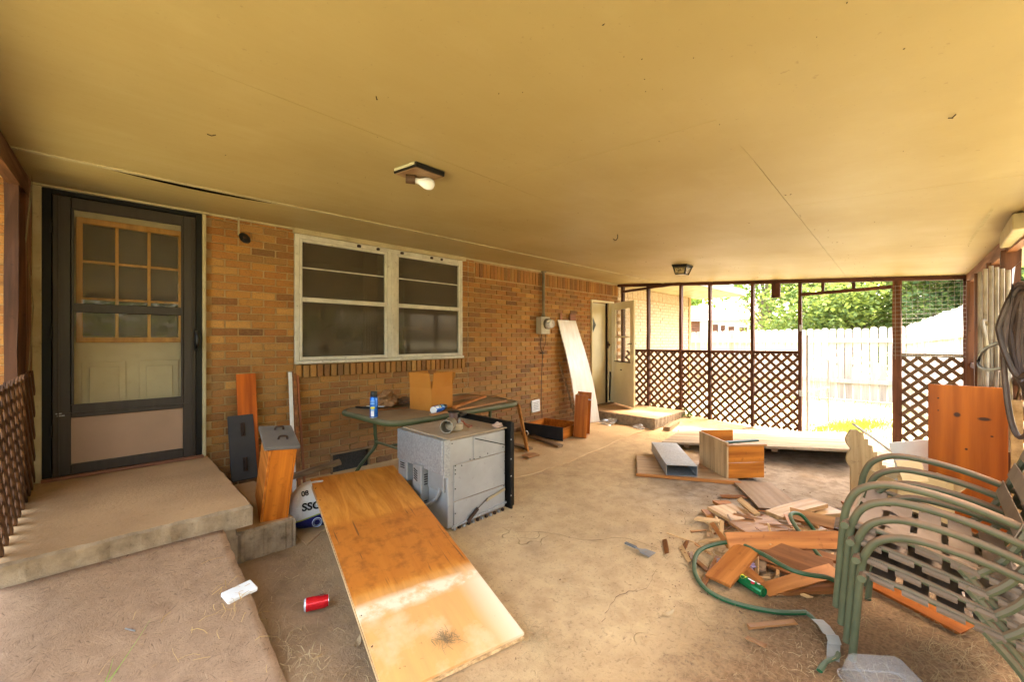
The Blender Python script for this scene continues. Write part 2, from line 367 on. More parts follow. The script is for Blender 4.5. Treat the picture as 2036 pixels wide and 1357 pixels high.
def galv():
    m, t, bs = nt('galvanized_steel'); v = coords(t); vo = N(t, 'ShaderNodeTexVoronoi'); vo.inputs['Scale'].default_value = 85; t.links.new(v, vo.inputs['Vector'])
    sp = N(t, 'ShaderNodeSeparateColor'); t.links.new(vo.outputs['Color'], sp.inputs[0])
    n1 = noise(t, v, 3, 5); c = mixrgb(t, sp.outputs[0], (.33, .34, .35), (.45, .46, .47)); c = mixrgb(t, mrange(t, n1, .45, .75, 0, .45), c, (.36, .31, .25))
    t.links.new(c, bs.inputs['Base Color']); bs.inputs['Metallic'].default_value = .65; t.links.new(mrange(t, sp.outputs[1], 0, 1, .38, .6), bs.inputs['Roughness']); return m
GALV = galv()
STEEL = mat('grey_steel_sheet', (.44, .44, .43), (.36, .35, .34), scale=3, rough=.48, metal=.55, spots=.15, dust=.85, dustc=(.42, .31, .2))
GREEN = mat('green_chair_paint', (.118, .125, .066), (.088, .096, .05), scale=6, rough=.5, dust=1.0, dustc=(.25, .14, .08), rnd=.06, spots=.25, spotc=(.10, .04, .02))
TGREEN = mat('green_table_paint', (.07, .085, .032), (.055, .066, .026), scale=6, rough=.55, dust=.4)
STRAP = mat('dusty_vinyl_strap', (.23, .165, .115), (.17, .12, .082), scale=5, rough=.75, dust=.5, dustc=(.24, .16, .105))
TABTOP = mat('dusty_table_top', (.34, .23, .12), (.25, .16, .08), scale=4, rough=.9, spots=.3)
CARD = mat('cardboard', (.45, .175, .026), (.39, .145, .02), scale=3, rough=.8, bmp=.05)
CARDD = mat('dirty_cardboard', (.55, .41, .22), (.47, .33, .16), scale=4, rough=.85, bmp=.08, spots=.2)
SLATE = mat('slate_paint', (.026, .026, .031), (.018, .018, .022), rough=.55, dust=.15, spots=.2)
WHITEP = mat('white_paint', (.74, .72, .68), (.62, .58, .52), rough=.5, spots=.1)
WBOARD = mat('whitewashed_board', (.80, .75, .68), (.70, .62, .53), scale=2.5, stretch=(7, 7, .6), rough=.38, spots=.15, spec=.6)
RUST = mat('rusty_iron', (.05, .024, .013), (.025, .014, .009), rough=.75, bmp=.3)
IRON = mat('dark_iron', (.012, .011, .010), (.02, .018, .016), rough=.5, metal=.3)
PAPER = mat('white_paper', (.80, .79, .76), (.70, .68, .64), rough=.7)
GLASS = glassmat('clear_glass'); WGLASS = glassmat('screened_window_glass', (.55, .50, .44), .42, (.145, .112, .072), .06, 1.25); DGLASS = glassmat('dusty_door_glass', (.90, .88, .84), .05, (.5, .45, .35), .02, 1.3)
FGLASS = glassmat('lantern_glass', (.6, .55, .42), .35, (.5, .42, .25), .15)
PLASTIC = glassmat('clear_plastic', (.97, .97, .97), .22, (.85, .84, .83), .05, 2.0)
INNERDARK = mat('room_wall', (.10, .07, .045), (.07, .05, .03), scale=2, rough=.8); CURT = mat('faded_curtain', (.22, .17, .12), (.15, .11, .07), scale=3, stretch=(9, 1, .4), rough=.8)

# ------------------------------------------------------------------ ground and floors
WY = 4.42           # face of the brick wall
EX = 7.30           # end wall of the porch
def CZ(y): return 2.495 - .07 * (WY - y)     # underside of the ceiling
def SY(x): return -.28 - .042 * (EX - x)      # side wall line

g = MB(); g.add([(-300, -300, -.012), (300, -300, -.012), (300, 300, -.012), (-300, 300, -.012)], [(0, 1, 2, 3)])
lawn = mat('dry_lawn', (.27, .26, .14), (.35, .31, .20), scale=1.2, rough=.95, bmp=.5, bscale=30, world=True)
tag(g.build('ground', lawn, recalc=False), kind='structure')
g = MB(); nx, ny = 110, 70; x0, x1, y0, y1 = -.75, 7.5, -.75, 4.5
from mathutils import noise as mn
def gz(x, y):
    z = .010 * mn.noise(Vector((x * .9, y * .9, 0))) + .006 * mn.noise(Vector((x * 4, y * 4, 3)))
    z += max(0, (x - 6.4)) * max(0, min(1, (y - 1.6) / 1.2)) * .09
    z *= (.35 if y > 2.75 and x < 6.3 else 1); return z - .004
vs = [(x0 + (x1 - x0) * i / nx, y0 + (y1 - y0) * j / ny, gz(x0 + (x1 - x0) * i / nx, y0 + (y1 - y0) * j / ny)) for j in range(ny + 1) for i in range(nx + 1)]
fs = [(j * (nx + 1) + i, j * (nx + 1) + i + 1, (j + 1) * (nx + 1) + i + 1, (j + 1) * (nx + 1) + i) for j in range(ny) for i in range(nx)]
g.add(vs, fs); tag(g.build('floor', DIRT, smooth=True, recalc=False), kind='structure')
for k, pts_ in enumerate(([(2.15, 2.15), (2.32, 1.98), (2.42, 1.72), (2.62, 1.55), (2.66, 1.30)], [(1.75, 1.15), (2.0, 1.22), (2.2, 1.15), (2.42, 1.2)], [(3.3, 2.9), (3.5, 2.55), (3.8, 2.4), (4.0, 2.05)])):
    b = MB(); vs = []
    P_ = smoothpath([(x, y, 0) for x, y in pts_], 7)
    for i, p in enumerate(P_):
        x = p.x + rng.uniform(-.008, .008); y = p.y + rng.uniform(-.008, .008); w_ = .0016 * rng.uniform(.4, 1.2); zz = gz(x, y) + .0025; vs += [(x - w_, y - w_, zz), (x + w_, y + w_, zz)]
    b.add(vs, [(2 * i, 2 * i + 1, 2 * i + 3, 2 * i + 2) for i in range(len(P_) - 1)]); tag(b.build('crack', mat('crack_shadow', (.16, .10, .055), (.12, .07, .04), rough=1)), kind='structure')
# old concrete apron along the wall, its broken front edge
g = MB(); edge = [(1.0, 3.0)]; x = 1.0
while x < 6.2:
    x += rng.uniform(.06, .16); edge.append((min(x, 6.2), 3.05 + .10 * math.sin(x * 1.3) + rng.uniform(-.022, .022)))
poly = edge + [(6.2, 4.44), (1.0, 4.44)]
g.prism(poly, (0, 0, -.03), (1, 0, 0), (0, 1, 0), .0325)
APRON = mat('dusty_apron', (0.600, 0.406, 0.208), (0.500, 0.330, 0.161), scale=3, rough=.95, bmp=.5, bscale=30, world=True, spots=.45, spotc=(0.200, 0.123, 0.067))
tag(g.build('concrete_apron', APRON), kind='structure')

# ------------------------------------------------------------------ brick house
house = thing('brick_house', 'tan brick house wall running the length of the porch', 'house')
HEND = 10.68
OPEN = [(-.30, .645, .40, 2.60), (1.356, 3.42, 1.16, 2.60), (6.38, 7.10, .17, 2.11)]   # door, window, far door
holes = OPEN + [(1.72, 2.14, -.05, .20)]
wall = MB()
def wb(xa, xb, za, zb): wall.box(((xa + xb) / 2, 4.482, (za + zb) / 2), (xb - xa, .106, zb - za))
wb(-1.6, -.30, 0, 2.6); wb(-.30, .645, 0, .395); wb(.645, 1.356, 0, 2.6); wb(1.356, 1.72, 0, 1.16); wb(1.72, 2.14, .2, 1.16); wb(2.14, 3.42, 0, 1.16); wb(3.42, 6.38, 0, 2.6)
wb(6.38, 7.10, 0, .165); wb(6.38, 7.10, 2.11, 2.6); wb(7.10, HEND, 0, 2.6)
wallo = wall.build('wall', MORTAR, house)
BL, BH, JT = .193, .0575, .0105; CH = BH + JT
def mb_brick(l, h, d=.09): return MB().box((0, 0, 0), (l, d, h), None, .004)
bricks = []    # (x centre, z centre, length, height, depth offset)
def clipseg(xa, xb, za, zb):
    segs = [(xa, xb)]
    for (ha, hb, hz0, hz1) in holes:
        if zb > hz0 + .012 and za < hz1 - .012:
            new = []
            for a, b in segs:
                if b <= ha or a >= hb: new.append((a, b)); continue
                if a < ha - .02: new.append((a, ha - .004))
                if b > hb + .02: new.append((hb + .004, b))
            segs = new
    return segs
row = 0; z = .012
while z + BH < 2.52:
    soldier_top = z > 2.24
    x = -1.55 + (0 if row % 2 else (BL + JT) / 2)
    while x < HEND:
        xe = min(x + BL, HEND)
        # a soldier course replaces the top rows right of the window
        for a, b in clipseg(x, xe, z, z + BH):
            if soldier_top and b > 3.66:
                if a < 3.64: b = 3.645
                else: continue
            if b - a > .03:
                # the rowlock sill sits under the window
                if not (a < 3.47 and b > 1.36 and z + BH > 1.025 and z < 1.16): bricks.append(((a + b) / 2, z + BH / 2, b - a, BH, 0))
                elif a < 1.36 and z + BH > 1.025 and 1.35 - a > .03: bricks.append(((a + 1.35) / 2, z + BH / 2, 1.35 - a, BH, 0))
                elif b > 3.48 and b - 3.485 > .03: bricks.append(((3.485 + b) / 2, z + BH / 2, b - 3.485, BH, 0))
        x += BL + JT
    z += CH; row += 1
zs = 2.252; x = 3.66
while x < HEND - .06:
    bricks.append((x + BH / 2, zs + BL / 2 + .012, BH, BL, 0)); x += CH
x = 1.365
while x < 3.46:
    bricks.append((x + BH * .45, 1.087, BH * .92, .122, -.028)); x += CH
bricks = [b + (rng.uniform(-.0035, .0025),) for b in bricks]
d0 = (math.cos(R(45.4)), math.sin(R(45.4)))
def shown(b):
    x, z_, l, h = b[:4]; Z = x * d0[0] + WY * d0[1]; xr = (x * d0[1] - WY * d0[0]) / Z
    if x > EX - .02 or xr < -1.3: return -1
    return l * h / Z ** 3
order = sorted(range(len(bricks)), key=lambda i: -shown(bricks[i])); near = set(order[:296]); cache = {}
joined = MB(); jr = []; paleb = MB()
for i, (x, z_, l, h, dy, dj) in enumerate(bricks):
    y = 4.465 + dy + dj
    if i in near:
        k = (round(l, 2), round(h, 2))
        if k not in cache: cache[k] = mb_brick(k[0], k[1]).mesh('brick', BRICK)
        inst('brick', cache[k], wallo, (x, y, z_), (0, rng.uniform(-.006, .006), 0))
    else:
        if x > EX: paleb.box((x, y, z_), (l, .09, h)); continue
        o = len(joined.f); joined.box((x, y, z_), (l, .09, h), None, .003); jr += [rng.random()] * (len(joined.f) - o)
jo = joined.build('bricks', BRICKJ, wallo); jo['kind'] = 'stuff'
pb_ = paleb.build('bricks', mat('pale_overexposed_brick', (.52, .40, .27), (.42, .30, .19), scale=30, rough=.9, world=True, bmp=.3), wallo); pb_['kind'] = 'stuff'  # bricks beyond the porch: outdoor overexposure painted in as a paler colour
at = jo.data.attributes.new('rnd', 'FLOAT', 'FACE')
# recalc keeps face order
at.data.foreach_set('value', jr)
# far end wall of the house, roof slab, soffit beyond the porch
hb = MB(); hb.box((HEND + .06, 7.5, 1.3), (.12, 6.2, 2.6)); hb.build('end_wall', MORTAR, house)
hb = MB(); hb.prism([(3.30, 2.62), (3.30, 2.50), (8.3, 2.50), (8.3, 3.9)], (-2.2, 0, 0), (0, 1, 0), (0, 0, 1), 13.4)
hb.build('roof', mat('roof_shingle', (.34, .30, .26), (.24, .21, .18), scale=12, rough=.9), house)
hb = MB(); hb.box((9.35, 3.88, 2.485), (4.0, 1.12, .02)); hb.build('soffit', TRIM, house)
hb = MB(); hb.box((9.35, 3.30, 2.56), (4.0, .025, .16)); hb.build('fascia', mat('brown_fascia', (.2, .15, .11), rough=.6), house)
# vent in the foundation
v = MB(); v.box((1.93, 4.50, .075), (.42, .03, .25)); vo_ = v.build('vent', DARKVOID, house)
v = MB(); v.bar((1.70, 4.415, .205), (2.15, 4.415, .205), .03, .015); v.bar((1.715, 4.415, -.01), (1.715, 4.415, .20), .03, .015); v.build('frame', PW['grey'], vo_)
v = MB(); v.box((1.93, 4.47, .09), (.40, .004, .19))
MESHY = mat('vent_screen', (.02, .02, .018), (.05, .045, .04), scale=60, rough=.8); v.build('screen', MESHY, vo_)

# trim along the top of the wall, casing of the door and window head
t_ = MB(); t_.bar((.66, 4.405, 2.487), (EX, 4.405, 2.487), .026, .02, .003); t_.build('cornice_trim', TRIM, house)
t_ = MB(); t_.bar((1.34, 4.395, 2.472), (3.46, 4.395, 2.472), .05, .055, .004); t_.build('window_head_casing', TRIM, house)
t_ = MB(); t_.bar((-.335, 4.40, 2.492), (.66, 4.40, 2.492), .05, .035, .004); t_.bar((-.315, 4.40, .40), (-.315, 4.40, 2.474), .05, .045, .004); t_.bar((.632, 4.402, .40), (.632, 4.402, 2.474), .045, .028, .004)
t_.build('door_casing', TRIM, house)

# ---- near door: storm door in front of a panelled door
sd_ = thing('storm_door', None, None); sd_.parent = house
f = MB(); f.box((-.268, 4.415, 1.435), (.048, .07, 2.07), None, .004); f.box((.594, 4.415, 1.435), (.042, .07, 2.07), None, .004); f.box((.165, 4.415, 2.452), (.82, .07, .036), None, .004)
f.build('jamb', BLACK, sd_)
f = MB()
for xa, xb, za, zb in ((-.242, -.150, .425, 2.43), (.488, .571, .425, 2.43), (-.15, .488, 2.345, 2.43), (-.15, .488, .425, .500), (-.15, .488, .835, .93), (-.15, .488, 1.600, 1.665)):
    f.box(((xa + xb) / 2, 4.385, (za + zb) / 2), (xb - xa, .032, zb - za), None, .005)
for xa, xb, za, zb in ((-.15, -.135, .93, 2.345), (.473, .488, .93, 2.345), (-.20, .525, .862, .874), (-.218, -.208, .43, 2.42), (.545, .553, .43, 2.42)):
    f.box(((xa + xb) / 2, 4.368, (za + zb) / 2), (xb - xa, .014, zb - za), None, .003)
f.build('frame', BRONZE, sd_)
f = MB(); f.box((.169, 4.392, .667), (.64, .012, .34)); f.build('kick_panel', KICK, sd_)
for za, zb in ((.93, 1.60), (1.665, 2.345)):
    f = MB(); f.box((.169, 4.388, (za + zb) / 2), (.63, .004, zb - za)); f.build('glass', DGLASS, sd_)
f = MB(); f.tube(smoothpath([(.575, 4.365, 1.33), (.575, 4.335, 1.36), (.575, 4.33, 1.40), (.575, 4.335, 1.44), (.575, 4.365, 1.47)], 4), .011, 8); f.box((.575, 4.368, 1.40), (.03, .012, .19), None, .004); f.build('handle', BLACK, sd_, True)
f = MB(); f.box((-.21, 4.366, .874), (.03, .008, .007)); f.box((-.20, 4.366, .858), (.038, .008, .008)); f.build('closer_bracket', GALV, sd_)
for hz in (.75, 1.45, 2.2):
    f = MB(); f.tube([(-.246, 4.366, hz - .04), (-.246, 4.366, hz + .04)], .008, 6); f.build('hinge', IRON, sd_)
idr = thing('entry_door', None, None); idr.parent = house
YD = 4.50
f = MB()
for xa, xb, za, zb in ((-.30, .66, .42, 1.385), (-.30, -.125, 1.385, 2.32), (.50, .66, 1.385, 2.32), (-.30, .66, 2.32, 2.46)):
    f.box(((xa + xb) / 2, YD + .02, (za + zb) / 2), (xb - xa, .04, zb - za))
f.build('leaf', CREAM, idr)
for xa, xb in ((-.10, .145), (.225, .47)):
    f = MB(); f.box(((xa + xb) / 2, YD - .004, .90), (xb - xa, .012, .66), None, .005); p_ = f.build('raised_panel', CREAM, idr)
    f = MB(); f.box(((xa + xb) / 2, YD - .014, .90), (xb - xa - .08, .012, .58), None, .006); f.build('field', CREAM, p_)
MUNT = wood('yellowed_muntin', (.66, .36, .08), (.56, .28, .05), 2, rough=.5)
f = MB()
f.bar((-.13, YD - .012, 2.295), (.505, YD - .012, 2.295), .03, .045, .004); f.bar((-.13, YD - .012, 1.398), (.505, YD - .012, 1.398), .03, .04, .004)
f.bar((-.112, YD - .012, 1.40), (-.112, YD - .012, 2.29), .03, .036, .004); f.bar((.487, YD - .012, 1.40), (.487, YD - .012, 2.29), .03, .036, .004)
f.build('sash_frame', MUNT, idr)
for x in (.092, .282):
    f = MB(); f.bar((x, YD - .008, 1.41), (x, YD - .008, 2.28), .024, .020, .003); f.build('muntin', MUNT, idr)
for z_ in (1.71, 1.99):
    f = MB(); f.bar((-.10, YD - .005, z_), (.475, YD - .005, z_), .022, .018, .003); f.build('muntin', MUNT, idr)
for i in range(3):
    for j in range(3):
        f = MB(); f.box((-.005 + i * .19, YD + .012, 1.565 + j * .285), (.18, .004, .27)); f.build('pane', WGLASS, idr)
f = MB(); f.box((.19, 4.72, 1.85), (1.0, .01, 1.2)); f.build('curtain', CURT, idr)
f = MB(); f.box((.165, 4.40, .412), (.92, .10, .022), None, .004); f.build('threshold', wood('worn_threshold', (.30, .14, .08), (.18, .08, .05), 0), house)

# ---- double window
win = thing('window', None, None); win.parent = house
f = MB()
for xa, xb, za, zb in ((1.356, 1.395, 1.16, 2.445), (3.382, 3.42, 1.16, 2.445), (1.395, 3.382, 2.40, 2.445)):
    f.box(((xa + xb) / 2, 4.425, (za + zb) / 2), (xb - xa, .055, zb - za), None, .004)
f.build('frame', WINALU, win)
f = MB(); f.box((2.388, 4.408, 1.176), (2.064, .085, .032), None, .005); f.build('sill', WINALU, win)
f = MB(); f.box((2.394, 4.418, 1.80), (.115, .06, 1.215), None, .006); f.box((2.394, 4.384, 1.80), (.035, .012, 1.2), None, .003); f.build('mullion', WINALU, win)
for xa, xb in ((1.397, 2.335), (2.453, 3.380)):
    sash = MB()
    for a, b, za, zb in ((xa, xa + .028, 1.195, 2.398), (xb - .028, xb, 1.195, 2.398), (xa + .028, xb - .028, 2.372, 2.398), (xa + .028, xb - .028, 1.195, 1.228)):
        sash.box(((a + b) / 2, 4.412, (za + zb) / 2), (b - a, .03, zb - za), None, .003)
    so_ = sash.build('sash', WINALU, win)
    s2 = MB(); s2.box(((xa + xb) / 2, 4.402, 1.80), (xb - xa - .058, .03, .046), None, .005); s2.build('meeting_rail', WINALU, so_)
    s2 = MB(); s2.box(((xa + xb) / 2, 4.424, 2.12), (xb - xa - .058, .012, .012)); s2.build('glazing_bar', WINALU, so_)
    s2 = MB(); s2.box(((xa + xb) / 2, 4.422, 1.50), (xb - xa - .056, .004, .55)); s2.build('lower_pane', WGLASS, so_)
    s2 = MB(); s2.box(((xa + xb) / 2, 4.430, 2.10), (xb - xa - .056, .004, .55)); s2.build('upper_pane', WGLASS, so_)
for x_, w_ in ((2.0, .04), (2.22, .035), (2.52, .04), (2.93, .035), (3.08, .03)):
    f = MB(); f.lathe([(0.001, -.008), (w_ * .5, -.006), (w_ * .6, .01), (w_ * .4, .02), (.001, .022)], (x_, 4.39, 2.41), 8); f.build('wasp_nest', RUST, win, True)
room = MB()
room.add([(1.2, 4.54, .9), (3.6, 4.54, .9), (3.6, 6.2, .9), (1.2, 6.2, .9), (1.2, 4.54, 2.6), (3.6, 4.54, 2.6), (3.6, 6.2, 2.6), (1.2, 6.2, 2.6)],
         [(0, 1, 2, 3), (4, 7, 6, 5), (2, 6, 7, 3), (0, 3, 7, 4), (1, 5, 6, 2)])
room.build('room_behind_window', INNERDARK, win, recalc=False)
cu = MB(); pts = []
for i in range(40): pts.append((2.14 + .17 * i / 39, 4.60 + .018 * math.sin(i * .9)))
vs = [(a, b, z_) for z_ in (1.0, 2.45) for a, b in pts]; cu.add(vs, [(i, i + 1, 41 + i, 40 + i) for i in range(39)]); cu.build('curtain', mat('pale_curtain', (.36, .28, .18), (.28, .2, .12), rough=.9), win, recalc=False)
f = MB(); f.box((2.92, 5.3, 1.56), (.9, .03, .05)); f.box((2.55, 5.3, 1.2), (.04, .03, .7)); f.box((2.8, 5.3, 1.2), (.03, .03, .7)); f.box((3.08, 5.3, 1.2), (.04, .03, .7)); f.build('shelf_rails_inside', wood('inside_rails', (.30, .2, .1), (.2, .13, .07)), win)

# ---- far door and its open storm door
fd = thing('side_door', None, None); fd.parent = house
f = MB(); f.box((6.72, 4.51, 1.13), (.66, .03, 1.92)); f.build('leaf', CREAM, fd)
f = MB(); f.prism([(-.10, 0), (0, -.15), (.10, 0), (0, .15)], (6.56, 4.493, 1.68), (1, 0, 0), (0, 0, 1), -.008); f.build('diamond_trim', mat('grey_trim', (.35, .33, .25), rough=.5), fd)
f = MB(); f.prism([(-.075, 0), (0, -.115), (.075, 0), (0, .115)], (6.56, 4.4855, 1.68), (1, 0, 0), (0, 0, 1), -.006); f.build('diamond_pane', mat('dark_diamond_glass', (.02, .022, .018), (.03, .03, .025), rough=.08), fd)
f = MB(); f.box((6.388, 4.425, 1.14), (.022, .07, 1.95), None, .003); f.box((6.74, 4.425, 2.122), (.76, .075, .03), None, .004); f.box((7.085, 4.43, 1.14), (.035, .09, 1.95), None, .003); f.build('frame', CREAM, fd)
f = MB(); f.box((6.98, 4.47, 1.14), (.012, .04, 1.93)); f.build('weather_gap', BLACK, fd)
f = MB(); f.box((7.00, 4.458, 1.30), (.05, .02, .13), None, .006); f.lathe([(.001, 0), (.025, .005), (.028, .03), (.012, .05), (.001, .055)], (6.99, 4.45, 1.30), 10, rotm(90)); f.build('lock', RUST, fd)
f = MB(); f.tube([(7.03, 4.44, .22), (7.03, 4.42, .78)], .016, 8); f.build('door_closer', IRON, fd, True)
f = MB(); f.box((6.74, 4.40, .182), (.72, .08, .02)); f.build('threshold', PW['grey'], fd)
sw = thing('side_storm_door', None, None); sw.parent = house
hx, hy, ex, ey = 7.075, 4.395, 6.69, 3.716
dv = Vector((ex - hx, ey - hy, 0)); DL = dv.length; dv.normalize(); ang = math.atan2(dv.y, dv.x)
sw.location = (hx, hy, .20); sw.rotation_euler = (0, 0, ang)
f = MB()
for xa, xb, za, zb in ((0, .12, 0, 1.90), (DL - .12, DL, 0, 1.90), (.12, DL - .12, 0, .78), (.12, DL - .12, 1.77, 1.90)):
    f.box(((xa + xb) / 2, 0, (za + zb) / 2), (xb - xa, .034, zb - za), None, .003)
f.build('leaf', CREAM, sw)
for za, zb in ((.78, 1.245), (1.265, 1.77)):
    f = MB(); f.box((DL / 2, .004, (za + zb) / 2), (DL - .24, .004, zb - za)); f.build('glass', GLASS, sw)
f = MB(); f.box((DL / 2, 0, 1.255), (DL - .24, .02, .02)); f.build('glazing_bar', CREAM, sw)
f = MB(); f.box((DL / 2, .018, .792), (DL - .2, .012, .015)); f.box((DL / 2, -.018, .792), (DL - .2, .012, .015)); f.build('glass_stop', RUST, sw)
f = MB(); f.tube(smoothpath([(DL - .06, -.02, 1.13), (DL - .06, -.06, 1.13), (DL - .12, -.065, 1.115)], 4), .009, 6); f.tube(smoothpath([(DL - .06, .02, 1.13), (DL - .06, .06, 1.13), (DL - .14, .065, 1.115)], 4), .009, 6); f.build('handle', IRON, sw, True)
f = MB(); f.box((DL * .45, -.02, .64), (.05, .006, .022)); f.box((DL * .45, .02, .64), (.05, .006, .022)); f.build('latch_plate', RUST, sw)

# ------------------------------------------------------------------ concrete steps
def slab(name, x0, x1, y0, y1, z0, z1, label, seed, top=CONC, side=CONCS):
    r_ = random.Random(seed); nseg = 26; m_ = MB()
    t = thing(name, label, 'step')
    pts = []
    for i in range(nseg): pts.append((x0 + (x1 - x0) * i / nseg, y0 + r_.uniform(-.006, .006)))
    for i in range(nseg): pts.append((x1 + r_.uniform(-.006, .006), y0 + (y1 - y0) * i / nseg))
    pts += [(x1, y1), (x0, y1)]
    n = len(pts); cx = (x0 + x1) / 2; cy = (y0 + y1) / 2
    ring = lambda s, z_, j: [(cx + (a - cx) * s[0], cy + (b - cy) * s[1], z_ + r_.uniform(-j, j)) for a, b in pts]
    sx = 1 - .012 / ((x1 - x0) / 2); sy = 1 - .012 / ((y1 - y0) / 2)
    a = ring((1, 1), z0, 0); b = ring((1, 1), z1 - .014, .004); c = ring((sx, sy), z1, 0)
    m_.add(a + b + c, [(j * n + i, j * n + (i + 1) % n, j * n + n + (i + 1) % n, j * n + n + i) for i in range(n) for j in (0, 1)]); m_.build('face', side, t, recalc=True)
    m2 = MB(); m2.add(c, [tuple(range(n))]); m2.build('top', top, t, True)
    return t
slab('concrete_step', -.36, .665, 2.915, 4.415, .275, .398, 'thick concrete landing slab below the dark storm door', 1)
slab('concrete_step', -.36, .60, 3.02, 4.415, -.03, .274, 'concrete footing under the landing slab', 5)
slab('concrete_step', .60, .945, 3.055, 4.10, -.03, .192, 'low concrete step with the standing drawer on it', 2)
slab('concrete_step', 6.13, 7.25, 3.06, 4.415, .0, .168, 'concrete step in front of the cream side door', 3)

# ------------------------------------------------------------------ porch ceiling
ceil = thing('ceiling', None, None); ceil['kind'] = 'structure'
def sheet(poly, nm='plywood_sheet', th=.012, m_=None):
    b = MB(); n = len(poly)
    lo = [(x, y, CZ(y)) for x, y in poly]; hi = [(x, y, CZ(y) + th) for x, y in poly]
    b.add(lo + hi, [tuple(range(n))[::-1], tuple(range(n, 2 * n))] + [(i, (i + 1) % n, n + (i + 1) % n, n + i) for i in range(n)])
    return b.build(nm, m_ or CEIL, ceil)
GAP = .0011
XL = -.62; YR = -.62
def seamA(x): return .585 + .05 * (x - 2.1) if x > 2.1 else .585 - .02 * (2.1 - x)
def seamB(x): return 1.70 + .04 * x if x < 3 else 1.82
def strip(f0, f1, xs, open0=None, open1=None, cross=()):
    """a row of sheets; joints are open only where the photograph shows them"""
    for a, b in zip(xs[:-1], xs[1:]):
        ga = GAP if a in cross else 0; gb = GAP if b in cross else 0; k = 10
        X = [a + ga + (b - a - ga - gb) * i / k for i in range(k + 1)]
        low = [(x, f0(x) + (GAP if open0 and open0[0] < x < open0[1] else 0)) for x in X]
        up = [(x, f1(x) - (GAP if open1 and open1[0] < x < open1[1] else 0)) for x in reversed(X)]
        sheet(low + up)
EXO = EX + .16
strip(lambda x: YR, seamA, [XL, 1.0, 3.05, 5.0, EXO], None, (2.1, 7), (3.05, 5.0))
strip(seamA, seamB, [XL, 1.645, 4.08, 6.4, EXO], (2.1, 7), (.4, 2.0), (1.645,))
strip(seamB, lambda x: 2.64, [XL, 2.9, 5.35, EXO], (.4, 2.0), None, (5.35,))
strip(lambda x: 2.64, lambda x: 3.44, [XL, 1.8, 4.2, EXO])
# soffit nearest the house, hanging open along one edge
def gapw(x): return .0 if not (-.06 < x < 1.08) else .13 * math.sin(math.pi * (x + .06) / 1.14) ** .8
xs = [XL, -.3] + [-.06 + 1.14 * i / 16 for i in range(17)] + [2.2, 4.5, EX + .05]
sheet([(x, 3.475 + gapw(x)) for x in xs] + [(EX + .05, 4.425), (XL, 4.425)], 'soffit_panel', .003)
b = MB(); b.add([(XL, YR, CZ(YR) + .016), (EX + .16, YR, CZ(YR) + .016), (EX + .16, 4.43, CZ(4.43) + .016), (XL, 4.43, CZ(4.43) + .016),
                 (XL, YR, CZ(YR) + .14), (EX + .16, YR, CZ(YR) + .14), (EX + .16, 4.43, CZ(4.43) + .2), (XL, 4.43, CZ(4.43) + .2)],
                [(0, 1, 2, 3), (4, 7, 6, 5), (0, 4, 5, 1), (1, 5, 6, 2), (2, 6, 7, 3), (3, 7, 4, 0)])
b.build('roof_deck', mat('blackened_gap_deck', (.006, .005, .004), (.004, .003, .002), rough=.95, spec=.05), ceil)  # deck painted black so the open soffit edge reads as deep shade
b = MB(); k = 26
for i in range(k):
    xa = XL + (EX - XL) * i / k; xb = XL + (EX - XL) * (i + 1) / k
    wob = lambda x: 3.452 + .006 * math.sin(x * 2.1)
    b.bar((xa, wob(xa), CZ(3.45) - .004), (xb, wob(xb), CZ(3.45) - .004), .036, .008, .002)
b.build('moulding_strip', TRIM, ceil)
# pale patched streak and nail heads, bug marks
b = MB(); pp = [(3.70, -.240), (4.2, -.228), (4.6, -.206), (5.05, -.192), (5.05, -.182), (4.6, -.190), (4.2, -.212), (3.7, -.228)]
b.add([(x, y, CZ(y) - .0035) for x, y in pp], [tuple(range(8))[::-1]]); b.build('patching_streak', mat('pale_filler', (.42, .36, .22), (.34, .28, .15), scale=20, rough=.8), ceil, recalc=False)
b = MB()
for i in range(150):
    x = rng.uniform(.3, 7.2); y = rng.uniform(-.3, 3.4) if rng.random() < .5 else rng.choice([.62, 1.78, .60, 2.64]) + rng.uniform(-.06, .06); r_ = rng.uniform(.0022, .005) * min(1, .35 + .2 * x)
    an = rng.uniform(0, 3.14); l_ = r_ * rng.choice([1, 1, 1.2, 2.5]); u = (math.cos(an) * l_, math.sin(an) * l_); w_ = (-math.sin(an) * r_ * .6, math.cos(an) * r_ * .6)
    b.add([(x + s1 * u[0] + s2 * w_[0], y + s1 * u[1] + s2 * w_[1], CZ(y) - .002) for s1, s2 in ((-1, 0), (0, -1), (1, 0), (0, 1))] + [(x, y, CZ(y) - .005)], [(0, 1, 4), (1, 2, 4), (2, 3, 4), (3, 0, 4)])
tag(b.build('nail_heads', RUST, ceil), kind='stuff')
for i, (x, y, an, l_) in enumerate(((.71, 1.42, .9, .02), (.35, 2.35, -.6, .035), (2.1, -.05, .8, .025))):
    b = MB(); b.tube([(x, y, CZ(y) - .004), (x + math.cos(an) * l_ * .5, y + math.sin(an) * l_ * .5, CZ(y) - .010), (x + math.cos(an) * l_, y + math.sin(an) * l_, CZ(y) - .004)], .002, 5)
    b.build('splinter', RUST, ceil)
hk = MB(); hx_, hy_ = 3.22, 1.95; hz_ = CZ(hy_); hk.tube(smoothpath([(hx_, hy_, hz_), (hx_, hy_, hz_ - .03), (hx_ - .012, hy_ + .012, hz_ - .05), (hx_ - .026, hy_ + .026, hz_ - .04)], 4), .003, 6)
tag(hk.build('ceiling_hook', IRON, None, True), 'small dark hook screwed into the ceiling', 'hook')

